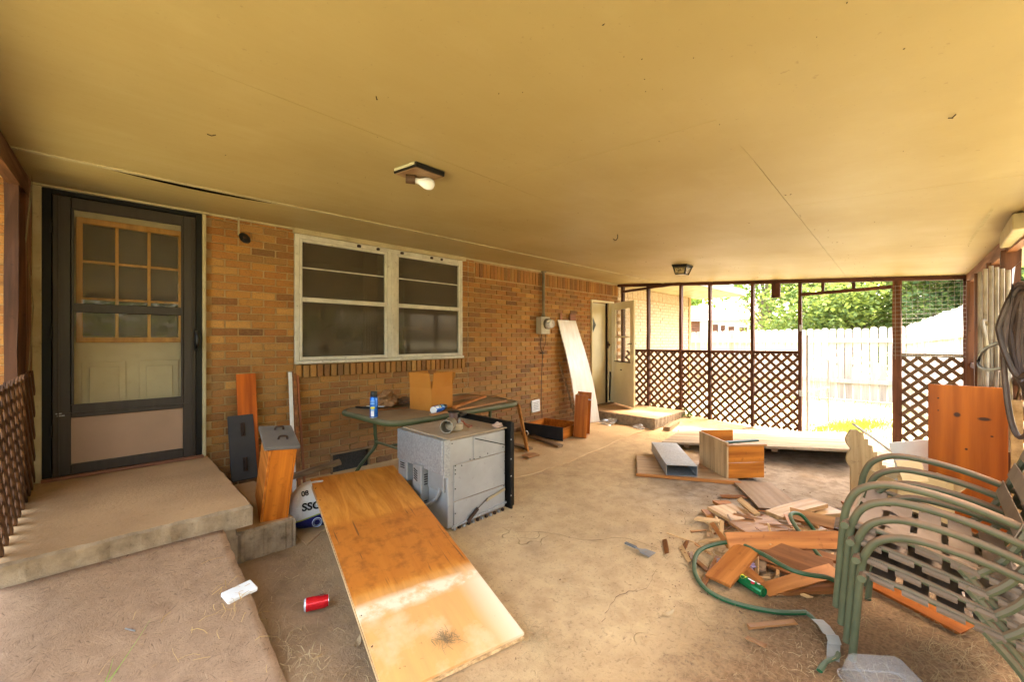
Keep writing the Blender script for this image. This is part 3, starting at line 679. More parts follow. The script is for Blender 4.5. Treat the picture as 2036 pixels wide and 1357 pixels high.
# ------------------------------------------------------------------ end wall with lattice, posts, doorway
def slats(parent, o, u, w_, h, nrm, m_, pitch=.145, sw_=.040, th=.007, off=0.0, clip=None):
    o = Vector(o); u = Vector(u).normalized(); up = Vector((0, 0, 1)); nrm = Vector(nrm).normalized(); cch = {}
    for sgn in (1, -1):
        c = -h + off if sgn == 1 else off
        end = w_ if sgn == 1 else w_ + h
        while c < end:
            if sgn == 1: a0, a1 = max(0, c), min(w_, c + h); p = (a0, a0 - c); q = (a1, a1 - c)
            else: a0, a1 = max(0, c - h), min(w_, c); p = (a0, c - a0); q = (a1, c - a1)
            c += pitch
            L_ = math.hypot(q[0] - p[0], q[1] - p[1])
            if L_ < .06: continue
            P = o + u * p[0] + up * p[1] + nrm * (sgn * .0045); Q = o + u * q[0] + up * q[1] + nrm * (sgn * .0045)
            key = round(L_, 2)
            if key not in cch: cch[key] = MB().box((0, 0, 0), (key, sw_, th)).mesh('slat', m_)
            ob = inst('slat', cch[key], parent, (P + Q) / 2)
            d = (Q - P).normalized(); zz = nrm; yy = zz.cross(d)
            ob.rotation_euler = Matrix((d, yy, zz)).transposed().to_euler()
def jpost(p, q, w_, h, n=9, j=.004, seed=0):
    """stick with slightly uneven edges"""
    r_ = random.Random(seed); b = MB(); p = Vector(p); q = Vector(q); d = (q - p).normalized(); s = (Vector((0, 0, 1)) if abs(d.z) < .8 else Vector((0, 1, 0))); s = (s - d * s.dot(d)).normalized(); t = d.cross(s)
    rings = []
    for i in range(n + 1):
        c = p.lerp(q, i / n); rings += [c + s * (a * w_ / 2 + r_.uniform(-j, j)) + t * (e * h / 2 + r_.uniform(-j, j)) for a, e in ((-1, -1), (1, -1), (1, 1), (-1, 1))]
    fs = [(i * 4 + k, i * 4 + (k + 1) % 4, i * 4 + 4 + (k + 1) % 4, i * 4 + 4 + k) for i in range(n) for k in range(4)] + [(3, 2, 1, 0), tuple(n * 4 + k for k in range(4))]
    return b.add(rings, fs)
ew = thing('porch_end_wall', 'brown post and lattice end wall with an open doorway', 'lattice wall', (0, 0, 0))
ys = [4.30, 3.765, 3.15, 2.66, 2.015, 1.39]
for i, y in enumerate(ys):
    zb = .12 if y > 3 else .04
    jpost((EX, y, zb), (EX, y, CZ(y) - .05), .042 if i else .05, .075, 11, .004, i).build('post', POST, ew)
jpost((EX, .345, -.01), (EX, .345, CZ(.345) - .05), .088, .088, 11, .004, 41).build('post', POSTB, ew)
jpost((EX, -.262, -.01), (EX, -.262, CZ(-.26) - .05), .06, .088, 11, .004, 42).build('post', POST, ew)
jpost((EX, 4.40, CZ(4.40) - .028), (EX, 2.6, CZ(2.6) - .028), .05, .085, 8, .003, 51).build('header', POSTX, ew)
jpost((EX, 2.6, CZ(2.6) - .028), (EX, -.30, CZ(-.3) - .028), .05, .085, 10, .003, 52).build('header', POSTX, ew)
jpost((EX - .03, 4.28, 2.335), (EX - .03, 3.15, 2.395), .04, .05, 7, .004, 53).build('brace', POSTX, ew)
jpost((EX, 1.37, 2.06), (EX, .385, 2.085), .045, .05, 7, .003, 54).build('door_header', POSTX, ew)
for y in (1.12, .78): jpost((EX, y, 2.09), (EX, y, CZ(y) - .06), .035, .05, 3, .003, 60 + int(y * 9)).build('cripple_stud', POST, ew)
jpost((EX, 4.05, 1.195), (EX, 1.41, 1.21), .045, .05, 10, .003, 55).build('rail', POSTX, ew)
jpost((EX, .305, 1.205), (EX, -.24, 1.205), .04, .05, 5, .003, 56).build('rail', wood('mossy_rail', (.17, .13, .06), (.10, .08, .04), 1, rough=.8), ew)
slats(ew, (EX, 4.25, .06), (0, -1, 0), 2.86, 1.13, (-1, 0, 0), LATT)
slats(ew, (EX, .33, .0), (0, -1, 0), .60, 1.19, (-1, 0, 0), LATTG, off=.05)
hbx = MB().box((EX - .03, 1.69, CZ(1.69) - .16), (.05, .115, .215), None, .003); hbx.build('hanging_block', POST, ew)
for k in range(2):   # hinges left on the door post
    MB().box((EX - .042, 1.375, .62 + k * .95), (.008, .035, .09)).build('hinge', GALV, ew)
# welded wire over the right bay
wm = thing('wire_mesh_panel', 'welded wire mesh stretched over the right opening beside the doorway', 'wire mesh')
WIRE = mat('thin_galvanized_wire', (.36, .36, .34), (.25, .24, .22), rough=.5, metal=.4)
for i in range(13):
    y = .36 - i * .052; b = MB().tube([(EX - .055 + rng.uniform(-.004, .004), y + rng.uniform(-.006, .006), 1.17 + rng.uniform(-.06, .01)), (EX - .055, y, 2.10)], .0016, 4); b.build('wire', WIRE, wm)
for i in range(18):
    z_ = 1.2 + i * .052; b = MB().tube([(EX - .057, .40, z_), (EX - .057 + rng.uniform(-.006, .006), .05, z_ + rng.uniform(-.006, .006)), (EX - .057, -.30, z_)], .0016, 4); b.build('wire', WIRE, wm)

# ------------------------------------------------------------------ side wall and left wall
sdw = thing('porch_side_wall', 'low side wall of reddish studs with lattice on the right', 'lattice wall')
def sp(x, z_, off=0): return (x, SY(x) + off, z_)
for i, x in enumerate((6.95, 6.25, 5.45, 4.75, 3.4, 1.6, -.4)):
    jpost(sp(x, -.01), sp(x, CZ(SY(x)) - .10 + .0), .10, .045, 9, .003, 70 + i).build('stud', POSTB, sdw)
jpost(sp(EX - .02, CZ(SY(EX)) - .06), sp(-.6, CZ(SY(-.6)) - .06), .12, .05, 12, .003, 80).build('header', wood('side_header', (.22, .09, .036), (.14, .052, .02), 0, rough=.6), sdw)
jpost(sp(EX - .04, 1.12), sp(-.6, 1.12), .05, .05, 12, .003, 81).build('rail', POSTX, sdw)
for k in range(13):  # unseen solid boards added to block bright lattice reflections in the storm door
    xk = 1.25 - k * .155; MB().box((xk, SY(xk) - .035, .71), (.148, .018, 1.42), rotm(0, 0, 2.4)).build('board', POSTB, sdw)
slats(sdw, sp(EX - .05, .02, -.03), (-1, -.042, 0), 5.9, 1.1, (0, 1, 0), LATTG, pitch=.15)
lw = thing('porch_left_wall', 'weathered plank and lattice wall left of the storm door', 'lattice wall')
LX = -.362
jpost((LX, 4.24, .36), (LX, 4.24, CZ(4.24) - .004), .30, .045, 10, .003, 90).build('post', wood('rusty_cedar_plank', (.20, .075, .024), (.075, .032, .015), 2, rough=.55, rnd=0), lw)
jpost((LX - .03, 3.98, .05), (LX - .03, 3.98, CZ(3.98) - .10), .20, .03, 10, .003, 91).build('plank', wood('dark_cedar_plank', (.075, .03, .014), (.035, .017, .010), 2, rough=.75, rnd=0), lw)
jpost((LX, 4.40, CZ(4.4) - .07), (LX, 1.0, CZ(1.0) - .07), .13, .05, 8, .004, 92).build('header', wood('left_header', (.13, .055, .02), (.07, .028, .012), 1, rough=.6), lw)
jpost((LX - .01, 3.83, .05), (LX - .01, 3.83, CZ(3.8) - .12), .06, .05, 9, .004, 93).build('post', MATS['dark_cedar_plank'], lw)
jpost((LX, 2.2, -.01), (LX, 2.2, CZ(2.2) - .1), .09, .09, 9, .004, 94).build('post', POSTB, lw)
slats(lw, (LX + .035, 4.36, .40), (0, -1, 0), 2.2, .78, (1, 0, 0), LATT, pitch=.15)
b = MB(); pts = [(0, 0), (.02, .4), (-.012, .8), (.015, 1.2)]
for i in range(3):
    b.add([(LX + .04 + pts[i][0], 4.06, 1.21 + pts[i][1]), (LX + .05 + pts[i][0], 3.86, 1.21 + pts[i][1]), (LX + .05 + pts[i + 1][0], 3.86, 1.21 + pts[i + 1][1]), (LX + .04 + pts[i + 1][0], 4.06, 1.21 + pts[i + 1][1])], [(0, 1, 2, 3)])
pl_ = b.build('plastic_flap', glassmat('dirty_plastic_flap', (.55, .5, .45), .45, (.22, .17, .14), .12), lw, recalc=False)

# ------------------------------------------------------------------ light fixtures
fx = thing('ceiling_light', 'flat dark ceiling light plate with a bare white bulb near the middle of the ceiling', 'ceiling light', (1.235, 1.97, CZ(1.97)), (math.degrees(math.atan(.07)), 0, 4))
MB().box((0, 0, -.014), (.19, .205, .027), None, .004).build('housing', BLACK, fx)
MB().box((0, 0, -.029), (.175, .19, .004)).build('plate', mat('tarnished_brass', (.30, .19, .10), (.18, .10, .05), scale=9, rough=.5, metal=.0), fx)
MB().box((-.0965, 0, -.010), (.004, .18, .014)).build('side_plate', mat('pale_metal_strip', (.48, .45, .30), rough=.5), fx)
b = MB(); b.lathe([(.026, 0), (.026, .05)], (-.05, .05, -.050), 12, rotm(90, 0, 55)); b.build('socket', mat('socket_brown', (.10, .055, .03), rough=.5), fx, True)
b = MB(); b.lathe([(.014, .0), (.016, .02), (.022, .035), (.030, .052), (.033, .07), (.029, .09), (.018, .102), (.001, .106)], (-.009, .021, -.054), 16, rotm(98, 0, 55)); b.build('bulb', mat('white_bulb', (.74, .77, .84), (.72, .74, .80), rough=.25), fx, True)
f2 = thing('ceiling_light', 'black lantern style ceiling light with amber glass near the end wall', 'ceiling light', (5.236, 2.242, CZ(2.242)), (math.degrees(math.atan(.07)), 0, 0)); f2.scale = (.72, .72, .85)
MB().box((0, 0, -.012), (.27, .27, .022), None, .004).build('canopy', BLACK, f2)
def frust(w0, w1, z0, z1): return [(sx * w / 2, sy * w / 2, z_) for w, z_ in ((w0, z0), (w1, z1)) for sx, sy in ((-1, -1), (1, -1), (1, 1), (-1, 1))]
for i in range(4):
    v_ = frust(.225, .15, -.03, -.135); j = (i + 1) % 4; b = MB(); b.add([v_[i], v_[j], v_[4 + j], v_[4 + i]], [(0, 1, 2, 3)]); b.build('glass_pane', FGLASS, f2, recalc=False)
    b = MB(); b.bar(frust(.238, .158, -.022, -.142)[i], frust(.238, .158, -.022, -.142)[4 + i], .014, .014); b.bar(v_[4 + i], v_[4 + j], .014, .014); b.bar(v_[i], v_[j], .014, .016); b.build('frame_bar', BLACK, f2)
MB().box((0, 0, -.139), (.14, .14, .003)).build('bottom_pane', mat('frosted_glass', (.75, .70, .60), rough=.4), f2)

# ------------------------------------------------------------------ things on the brick wall
mt = thing('electric_meter', 'grey electric meter box with round glass dial and conduit on the brick wall', 'electric meter', (5.02, WY, 1.49))
MB().box((-.03, -.06, .135), (.21, .11, .27), None, .006).build('box', mat('meter_grey_paint', (.50, .46, .36), (.42, .38, .29), rough=.5, spots=.2), mt)
b = MB(); b.lathe([(.085, 0), (.085, .035), (.075, .04)], (.0, -.115, .16), 22, rotm(90)); b.build('ring', mat('meter_ring', (.16, .14, .12), rough=.4, metal=.6), mt, True)
b = MB(); b.lathe([(.074, 0), (.074, .05), (.062, .075), (.03, .085), (.001, .087)], (.0, -.15, .16), 22, rotm(90)); b.build('glass_dome', glassmat('meter_glass', (.95, .95, .95), .35, (.75, .78, .80), .03), mt, True)
b = MB(); b.lathe([(.06, 0), (.06, .006)], (.0, -.155, .16), 20, rotm(90)); b.build('dial', PAPER, mt)
MB().box((0, -.205, .175), (.04, .004, .018)).build('register', BLACK, mt)
b = MB(); b.tube([(.0, -.045, .27), (.0, -.045, 1.0)], .023, 10); b.lathe([(.03, 0), (.03, .05), (.026, .06)], (0, -.045, .265), 12); b.lathe([(.045, 0), (.05, .012)], (0, -.045, .985), 12); b.build('conduit', mat('aged_conduit', (.20, .17, .11), (.14, .115, .075), rough=.6, metal=.3), mt, True)
b = MB(); b.tube(smoothpath([(-.03, -.03, 0), (-.035, -.012, -.15), (-.01, -.012, -.27), (.01, -.016, -.3), (-.005, -.012, -.6), (-.02, -.012, -1.0), (0, -.012, -1.3), (0, -.012, -1.45)], 5), .005, 5); b.tube(smoothpath([(.06, -.02, .02), (.09, -.012, -.1), (.03, -.012, -.25), (.01, -.014, -.29)], 4), .003, 5)
b.build('ground_wire', IRON, mt, True)
MB().box((.0, -.02, -.30), (.07, .03, .018)).build('clamp', RUST, mt)
nb = thing('wall_outlet_cover', 'small white slotted cover plate low on the brick wall', 'cover plate', (4.87, WY, .265), (0, -2, 0))
MB().box((0, -.012, .095), (.19, .025, .19), None, .006).build('plate', PAPER, nb)
for k in range(5): MB().box((0, -.026, .045 + k * .026), (.12 - .02 * (k % 2), .004, .008)).build('slot', mat('grey_slots', (.35, .33, .31), rough=.6), nb)
pu = thing('bell_pulley', 'black round bell on a pale rod hanging from the eave beside the door', 'bell', (.875, 4.345, 2.49))
MB().tube([(0, 0, .0), (0, 0, -.16)], .008, 8).build('rod', TRIM, pu, True)
b = MB(); b.lathe([(.004, 0), (.03, .004), (.05, .012), (.052, .02), (.045, .026), (.02, .03), (.001, .03)], (.035, -.01, -.19), 22, rotm(68, 0, 22)); b.build('gong', IRON, pu, True)
b = MB(); b.lathe([(.016, 0), (.014, .012), (.001, .014)], (.035, -.035, -.185), 10, rotm(68, 0, 22)); b.bar((0, 0, -.16), (.035, -.01, -.19), .012, .012); b.build('bolt', RUST, pu, True)
b = MB(); b.tube(smoothpath([(3.52, 4.41, 2.46), (3.52, 4.41, 1.9), (3.515, 4.408, 1.4), (3.52, 4.41, 1.0), (3.51, 4.40, .80), (3.47, 4.40, .77), (3.45, 4.405, .84)], 5), .003, 5)
tag(b.build('hanging_wire', mat('pale_wire', (.45, .36, .22), rough=.6), None, True), 'thin pale wire hanging down the bricks right of the window', 'wire')

# ------------------------------------------------------------------ boards leaning and lying
def board(name, label, cat, c, size, rot, m_, bev=.003, group=None):
    o = MB().box((0, 0, 0), size, None, bev).build(name, m_, None, loc=c, rot=rot); tag(o, label, cat, group); return o
def lean(name, label, cat, xa, ya, za, xb, yb, zb, w_, th, m_):
    """board standing on its end: bottom centre a, top centre b, width along x"""
    a = Vector((xa, ya, za)); b_ = Vector((xb, yb, zb)); d = b_ - a; L_ = d.length
    zz = d.normalized(); xx = Vector((1, 0, 0)); xx = (xx - zz * xx.dot(zz)).normalized(); yy = zz.cross(xx)
    o = MB().box((0, 0, L_ / 2), (w_, th, L_), None, .002).build(name, m_, None); o.matrix_world = Matrix.Translation(a) @ Matrix((xx, yy, zz)).transposed().to_4x4(); tag(o, label, cat); return o
lean('shelf_board', 'bright orange board leaning on the bricks behind the slate drawer front', 'board', .945, 4.27, .195, .94, 4.395, 1.09, .152, .02, wood('bright_orange_board', (.50, .115, .006), (.40, .08, .004), 2, rough=.5, rnd=0))
df = thing('drawer_front', 'slate painted drawer front with two rusty pulls leaning beside the landing', 'drawer front', (.885, 4.17, .193), (-17, 0, 0))
MB().box((0, 0, .28), (.195, .02, .56), None, .004).build('panel', SLATE, df)
for z_ in (.13, .43):
    b = MB(); b.tube(smoothpath([(.01, -.012, z_ - .045), (.01, -.038, z_ - .03), (.01, -.042, z_), (.01, -.038, z_ + .03), (.01, -.012, z_ + .045)], 3), .007, 6); b.box((.01, -.012, z_), (.034, .006, .12), None, .002); b.build('pull', RUST, df)
dr = thing('upended_drawer', 'orange drawer standing on end on the low step, grey front facing up', 'drawer', (.745, 3.115, .196), (10, 5, -8))
dw, dd, dh = .165, .38, .50
MB().box((.007, dd / 2, dh / 2), (.014, dd, dh), None, .002).build('side', wood('figured_ply_side', (.52, .185, .03), (.40, .115, .015), 1, rough=.45, scale=3.2, rnd=0), dr)
MB().box((dw - .007, dd / 2, dh / 2), (.014, dd, dh), None, .002).build('side', W_LACQ, dr)
MB().box((dw / 2, .007, dh / 2), (dw - .03, .014, dh - .002), None, .002).build('bottom', W_LACQ, dr)
MB().box((dw / 2, dd / 2, .008), (dw - .03, dd - .03, .014), None, .002).build('back', W_LACQ, dr)
MB().box((dw / 2 - .006, dd / 2 - .0, dh + .012), (dw + .045, dd + .03, .022), None, .003).build('front', mat('grey_drawer_front', (.13, .12, .11), (.10, .09, .085), rough=.5, dust=.6, dustc=(.22, .18, .14)), dr)
for yy in (.12, .31):
    b = MB(); b.tube(smoothpath([(.065, yy, dh + .022), (.07, yy, dh + .042), (.092, yy, dh + .046), (.114, yy, dh + .042), (.119, yy, dh + .022)], 3), .007, 6); b.build('pull', RUST, dr)
lean('white_strip', 'narrow white strip leaning on the bricks by the window corner', 'strip', 1.265, 4.12, .002, 1.312, 4.40, 1.085, .032, .012, WHITEP)
lean('brown_strip', 'brown thin strip leaning right beside the white strip', 'strip', 1.31, 4.13, .002, 1.35, 4.395, 1.07, .028, .02, PW['brown'])
lean('brown_strip', 'rightmost dark reddish strip leaning under the window corner', 'strip', 1.36, 4.14, .002, 1.378, 4.395, 1.05, .02, .018, wood('reddish_strip', (.28, .09, .035), (.18, .06, .02), 2))
o = MB().bar((.90, 3.82, .216), (1.50, 3.66, .33), .10, .03, .004).build('scrap_plank', PW['grey']); tag(o, 'dusty plank bridging the low step and the big plywood panel', 'plank')

# big plywood panel sloping from a bag to the dirt
pw = thing('plywood_board', 'large orange plywood panel sloping from the bag down to the dirt', 'plywood', (.772, 1.467, .004), (0, 0, 0))
dirp = Vector((.19, .969, .152)).normalized(); pr = Vector((.98, -.19, 0)); pr = (pr - dirp * pr.dot(dirp)).normalized(); up_ = pr.cross(dirp)
pw.matrix_world = Matrix.Translation((.772, 1.467, .004)) @ Matrix((pr, dirp, up_)).transposed().to_4x4()
def plymat():
    m, t, bs = nt('pale_marked_plywood'); tc = N(t, 'ShaderNodeTexCoord'); v = tc.outputs['Object']
    mp = N(t, 'ShaderNodeMapping'); mp.inputs['Scale'].default_value = (7, .8, 1); t.links.new(v, mp.inputs[0])
    n1 = noise(t, mp.outputs[0], 2.2, 9, .65, 1.2); n2 = noise(t, v, 3.5, 6, .6); n3 = noise(t, v, 14, 5, .65); sx = N(t, 'ShaderNodeSeparateXYZ'); t.links.new(v, sx.inputs[0]); Y = sx.outputs['Y']; X = sx.outputs['X']
    c = mixrgb(t, mrange(t, n1, .36, .66), (0.682, 0.270, 0.042), (0.473, 0.151, 0.018))
    yj = math_(t, 'ADD', Y, math_(t, 'MULTIPLY', n2, .10))
    mid = math_(t, 'MULTIPLY', mrange(t, yj, .60, .66), mrange(t, yj, 1.30, 1.24))
    c = mixrgb(t, math_(t, 'MULTIPLY', mid, .7), c, (0.462, 0.135, 0.018))
    c = mixrgb(t, math_(t, 'MULTIPLY', mid, mrange(t, n3, .48, .68, 0, .6)), c, (0.220, 0.065, 0.012))
    c = mixrgb(t, mrange(t, yj, .62, .50, 0, .65), c, (0.792, 0.454, 0.170))
    pale_patch = math_(t, 'MULTIPLY', mrange(t, n2, .50, .62), mrange(t, yj, .58, .50))
    band = math_(t, 'MULTIPLY', mrange(t, yj, .42, .47), mrange(t, yj, .56, .52))
    edge_ = math_(t, 'MULTIPLY', mrange(t, X, .48, .62), mrange(t, Y, .55, .40))
    wf = math_(t, 'MAXIMUM', math_(t, 'MAXIMUM', math_(t, 'MULTIPLY', pale_patch, .28), math_(t, 'MULTIPLY', band, mrange(t, n3, .35, .55, .2, .85))), math_(t, 'MULTIPLY', edge_, .8))
    c = mixrgb(t, wf, c, (0.880, 0.734, 0.520))  # whitish patches, cross band and right edge towards the near end
    mp2 = N(t, 'ShaderNodeMapping'); mp2.inputs['Scale'].default_value = (22, 1.1, 1); t.links.new(v, mp2.inputs[0])
    sc_ = math_(t, 'MULTIPLY', mrange(t, noise(t, mp2.outputs[0], 2.6, 2, .4), .66, .70), mid)
    c = mixrgb(t, math_(t, 'MULTIPLY', sc_, .8), c, (0.143, 0.054, 0.020))
    c = mixrgb(t, mrange(t, noise(t, v, 40, 3), .70, .76, 0, .7), c, (0.176, 0.065, 0.020))
    t.links.new(c, bs.inputs['Base Color']); t.links.new(mrange(t, n2, .3, .7, .38, .62), bs.inputs['Roughness']); bs.inputs['Specular IOR Level'].default_value = .3; bump(t, bs, n1, .12, .01); return m
PLY = plymat(); PALEEDGE = wood('pale_ply_edge', (.70, .52, .30), (.50, .33, .17), 1, scale=4)
def bowed(w_, L_, th, z0, bow=.012):
    b = MB(); n = 14; vs = []
    for i in range(n + 1):
        y = L_ * i / n; zz = z0 + bow * math.sin(math.pi * i / n)
        vs += [(0, y, zz), (w_, y, zz), (w_, y, zz + th), (0, y, zz + th)]
    fs = [(i * 4 + k, i * 4 + (k + 1) % 4, i * 4 + 4 + (k + 1) % 4, i * 4 + 4 + k) for i in range(n) for k in range(4)] + [(3, 2, 1, 0), tuple(n * 4 + k for k in range(4))]
    return b.add(vs, fs)
bowed(.64, 1.95, .012, .024).build('top_sheet', PLY, pw)
bowed(.635, 1.94, .011, .012).build('core_sheet', PALEEDGE, pw, loc=(-.006, .004, 0))
bowed(.64, 1.95, .011, 0).build('bottom_sheet', PALEEDGE, pw, loc=(.002, .0, 0))
for k in range(9):
    yy = .25 + k * .19; MB().bar((-.004, yy, .02), (.014, yy + rng.uniform(-.01, .01), .046), .004, .004).build('staple', RUST, pw)
dg = MB()
for i in range(120):
    a = rng.uniform(0, 6.28); r_ = abs(rng.gauss(0, .03)); p = Vector((.30 + r_ * math.cos(a), .13 + r_ * math.sin(a), .040 + rng.uniform(0, .012))); q = p + Vector((rng.uniform(-.04, .04), rng.uniform(-.04, .04), rng.uniform(-.004, .012)))
    dg.add([p, q, q + Vector((.0018, .0018, 0)), p + Vector((.0018, 0, 0))], [(0, 1, 2, 3)])
STRAW = mat('dry_straw', (.44, .32, .16), (.30, .19, .09), scale=4, rough=.9)
o = dg.build('straw_tuft', STRAW, None, recalc=False); o.matrix_world = pw.matrix_world.copy(); tag(o, 'little tuft of dry straw on the near end of the plywood', 'straw', kind='stuff')

# OSB ramp
ob = thing('osb_ramp', 'weathered brown chipboard ramp in front of the landing slab', 'ramp')
b = MB(); n_, m__ = 22, 24; vs = []
for j in range(m__ + 1):
    for i in range(n_ + 1):
        x = -.345 + (.855 + .03 * j / m__) * i / n_; y = 2.905 - 1.10 * j / m__; z_ = .296 - .29 * j / m__ + .006 * mn.noise(Vector((x * 3, y * 3, 5)))
        vs.append((x + (rng.uniform(-.004, .004) if i in (0, n_) else 0), y, z_))
fs = [(j * (n_ + 1) + i, (j + 1) * (n_ + 1) + i, (j + 1) * (n_ + 1) + i + 1, j * (n_ + 1) + i + 1) for j in range(m__) for i in range(n_)]
b.add(vs, fs); osb = b.build('sheet', OSB, ob, True, recalc=False)
so2 = osb.modifiers.new('thick', 'SOLIDIFY'); so2.thickness = .014; so2.offset = -1
nl = MB().bar((.075, 2.42, .17), (.105, 2.385, .163), .004, .004); o = nl.build('nail', GALV); tag(o, 'loose shiny nail lying on the chipboard ramp', 'nail')

# paper block, soda can, bag
o = MB().box((0, 0, .012), (.135, .078, .024), None, .005).build('folded_napkin', PAPER, None, loc=(.485, 2.395, .152), rot=(13, 0, 14)); tag(o, 'folded white paper towel on the edge of the chipboard ramp', 'paper')
can = thing('soda_can', 'dented red soda can lying on the dirt beside the plywood', 'can', (.745, 2.277, .033), (0, 90, -21))
CANR = None
def canmat(name, base, fn):
    m, t, bs = nt(name); tc = N(t, 'ShaderNodeTexCoord'); sx = N(t, 'ShaderNodeSeparateXYZ'); t.links.new(tc.outputs['Object'], sx.inputs[0])
    c = fn(t, sx, tc.outputs['Object']); t.links.new(c, bs.inputs['Base Color']); bs.inputs['Metallic'].default_value = .35; bs.inputs['Roughness'].default_value = .25; return m
ALU = mat('bare_aluminium', (.62, .62, .62), (.5, .5, .5), rough=.3, metal=.9)
def canbody(r, h, dent):
    b = MB(); n = 28; prof = [(r * .82, 0.0), (r * .98, .006)] + [(r, .012 + (h - .03) * i / 10) for i in range(11)] + [(r * .83, h - .004), (r * .83, h)]
    vs = []; fs = []
    for (rr, z_) in prof:
        for k in range(n):
            a = 2 * math.pi * k / n; d_ = 1 - dent * math.exp(-((z_ - h * .72) / .018) ** 2) * max(0, math.cos(a - 2.6)) ** 2
            vs.append((rr * d_ * math.cos(a), rr * d_ * math.sin(a), z_))
    for i in range(len(prof) - 1):
        for k in range(n): fs.append((i * n + k, i * n + (k + 1) % n, (i + 1) * n + (k + 1) % n, (i + 1) * n + k))
    return b.add(vs, fs + [tuple(range(n))[::-1]])
def redfn(t, sx, v):
    return mixrgb(t, mrange(t, sx.outputs['Z'], .010, .0085), (.62, .012, .018), (.6, .6, .6))
canbody(.033, .115, .22).build('body', canmat('red_can_print', None, redfn), can, True)
b = MB(); b.lathe([(.027, .113), (.0275, .117), (.025, .117), (.024, .113), (.001, .113)], (0, 0, 0), 24); b.build('lid', ALU, can, True)
DKRED = mat('dark_red_print', (.16, .006, .008), rough=.35)
for k, (rr, sc) in enumerate(((.021, 2.0), (.011, 2.2))):     # swirl of the script wrapped on the can
    pts = []
    for i in range(15):
        a = i / 14 * 4.2 + .6; u_ = rr * math.cos(a); w_ = rr * math.sin(a); th_ = R(150) + w_ / .033; pts.append((.0333 * math.cos(th_), .0333 * math.sin(th_), .083 + u_))
    MB().tube(pts, .0016, 4).build('script_swirl', DKRED, can)
bagm, t, bs = nt('printed_bag'); tc = N(t, 'ShaderNodeTexCoord'); sx = N(t, 'ShaderNodeSeparateXYZ'); t.links.new(tc.outputs['Object'], sx.inputs[0])
hh = math_(t, 'ADD', sx.outputs['Z'], math_(t, 'MULTIPLY', sx.outputs['X'], -.22)); n1 = noise(t, tc.outputs['Object'], 16, 5)
c = mixrgb(t, mrange(t, n1, .45, .75, 0, .5), (.74, .74, .74), (.50, .49, .48)); c = mixrgb(t, mrange(t, hh, .119, .118), c, (.36, .46, .04)); c = mixrgb(t, mrange(t, hh, .110, .109), c, (.012, .018, .16))
t.links.new(c, bs.inputs['Base Color']); bs.inputs['Roughness'].default_value = .35; bump(t, bs, noise(t, tc.outputs['Object'], 11, 5, .6, 1.5), .6, .02)
bagt = thing('plastic_bag', 'full white and blue plastic sack wedged under the plywood', 'sack', (1.16, 3.30, 0), (0, 0, -14))
b = MB(); nu, nv = 28, 18; vs = []
for j in range(nv + 1):
    ph = -math.pi / 2 + math.pi * j / nv
    for i in range(nu):
        th_ = 2 * math.pi * i / nu; p_ = lambda c_, e: math.copysign(abs(c_) ** e, c_)
        x = .185 * p_(math.cos(ph), .5) * p_(math.cos(th_), .55); y = .12 * p_(math.cos(ph), .6) * p_(math.sin(th_), .6); z_ = .165 + .165 * p_(math.sin(ph), .75)
        k_ = 1 + .09 * mn.noise(Vector((x * 7, y * 7, z_ * 9))); tp = 1 - .35 * max(0, z_ - .2) / .13
        vs.append((x * k_ * tp, y * k_ * tp, z_))
fs = [(j * nu + i, j * nu + (i + 1) % nu, (j + 1) * nu + (i + 1) % nu, (j + 1) * nu + i) for j in range(nv) for i in range(nu)]
b.add(vs, fs); b.build('sack', bagm, bagt, True)
def text(s_, size, m_, parent, loc, rot, ext=.0008, nm='lettering'):
    cu_ = bpy.data.curves.new(nm, 'FONT'); cu_.body = s_; cu_.size = size; cu_.extrude = ext; cu_.offset = size * .03; cu_.materials.append(m_)
    tmp = bpy.data.objects.new(nm, cu_); COL.objects.link(tmp); bpy.context.view_layer.update(); me = bpy.data.meshes.new_from_object(tmp); bpy.data.objects.remove(tmp); bpy.data.curves.remove(cu_)
    if not me.materials: me.materials.append(m_)
    o = bpy.data.objects.new(nm, me); COL.objects.link(o); o.parent = parent; o.location = loc; o.rotation_euler = tuple(R(a) for a in rot); return o
INK = mat('black_ink', (.012, .012, .014), rough=.5); WINK = mat('white_ink', (.8, .8, .82), rough=.4)
text('SSO', .075, INK, bagt, (-.10, -.131, .165), (86, 0, 0)); text('08', .05, INK, bagt, (-.10, -.105, .262), (66, 0, 12))
b = MB(); b.tube([(.0 + .032 * math.cos(a), -.133, .065 + .032 * math.sin(a)) for a in [i * .3927 for i in range(16)]], .0035, 4, closed=True); b.tube([(.0 + .022 * math.cos(a), -.134, .065 + .022 * math.sin(a)) for a in [i * .3927 for i in range(16)]], .0016, 4, closed=True); b.build('round_emblem', mat('pale_blue_ink', (.45, .55, .75), rough=.4), bagt)

# ------------------------------------------------------------------ green patio table and what lies on it
TZ = .725
tb = thing('patio_table', 'green framed patio table with rounded corners against the brick wall', 'table', (2.47, 3.63, 0), (0, 0, 3))
def rrect(w_, d_, r_, n=6):
    out = []
    for cx_, cy_, a0 in ((w_ / 2 - r_, d_ / 2 - r_, 0), (-w_ / 2 + r_, d_ / 2 - r_, 90), (-w_ / 2 + r_, -d_ / 2 + r_, 180), (w_ / 2 - r_, -d_ / 2 + r_, 270)):
        for i in range(n + 1): a = R(a0 + 90 * i / n); out.append((cx_ + r_ * math.cos(a), cy_ + r_ * math.sin(a)))
    return out
rim = [(x, y, TZ - .024) for x, y in rrect(1.60, .96, .17)]
MB().tube(rim, .027, 10, closed=True, flat=1.0).build('rim', TGREEN, tb, True)
MB().prism(rrect(1.57, .93, .16), (0, 0, TZ - .016), (1, 0, 0), (0, 1, 0), .012).build('top', TABTOP, tb)
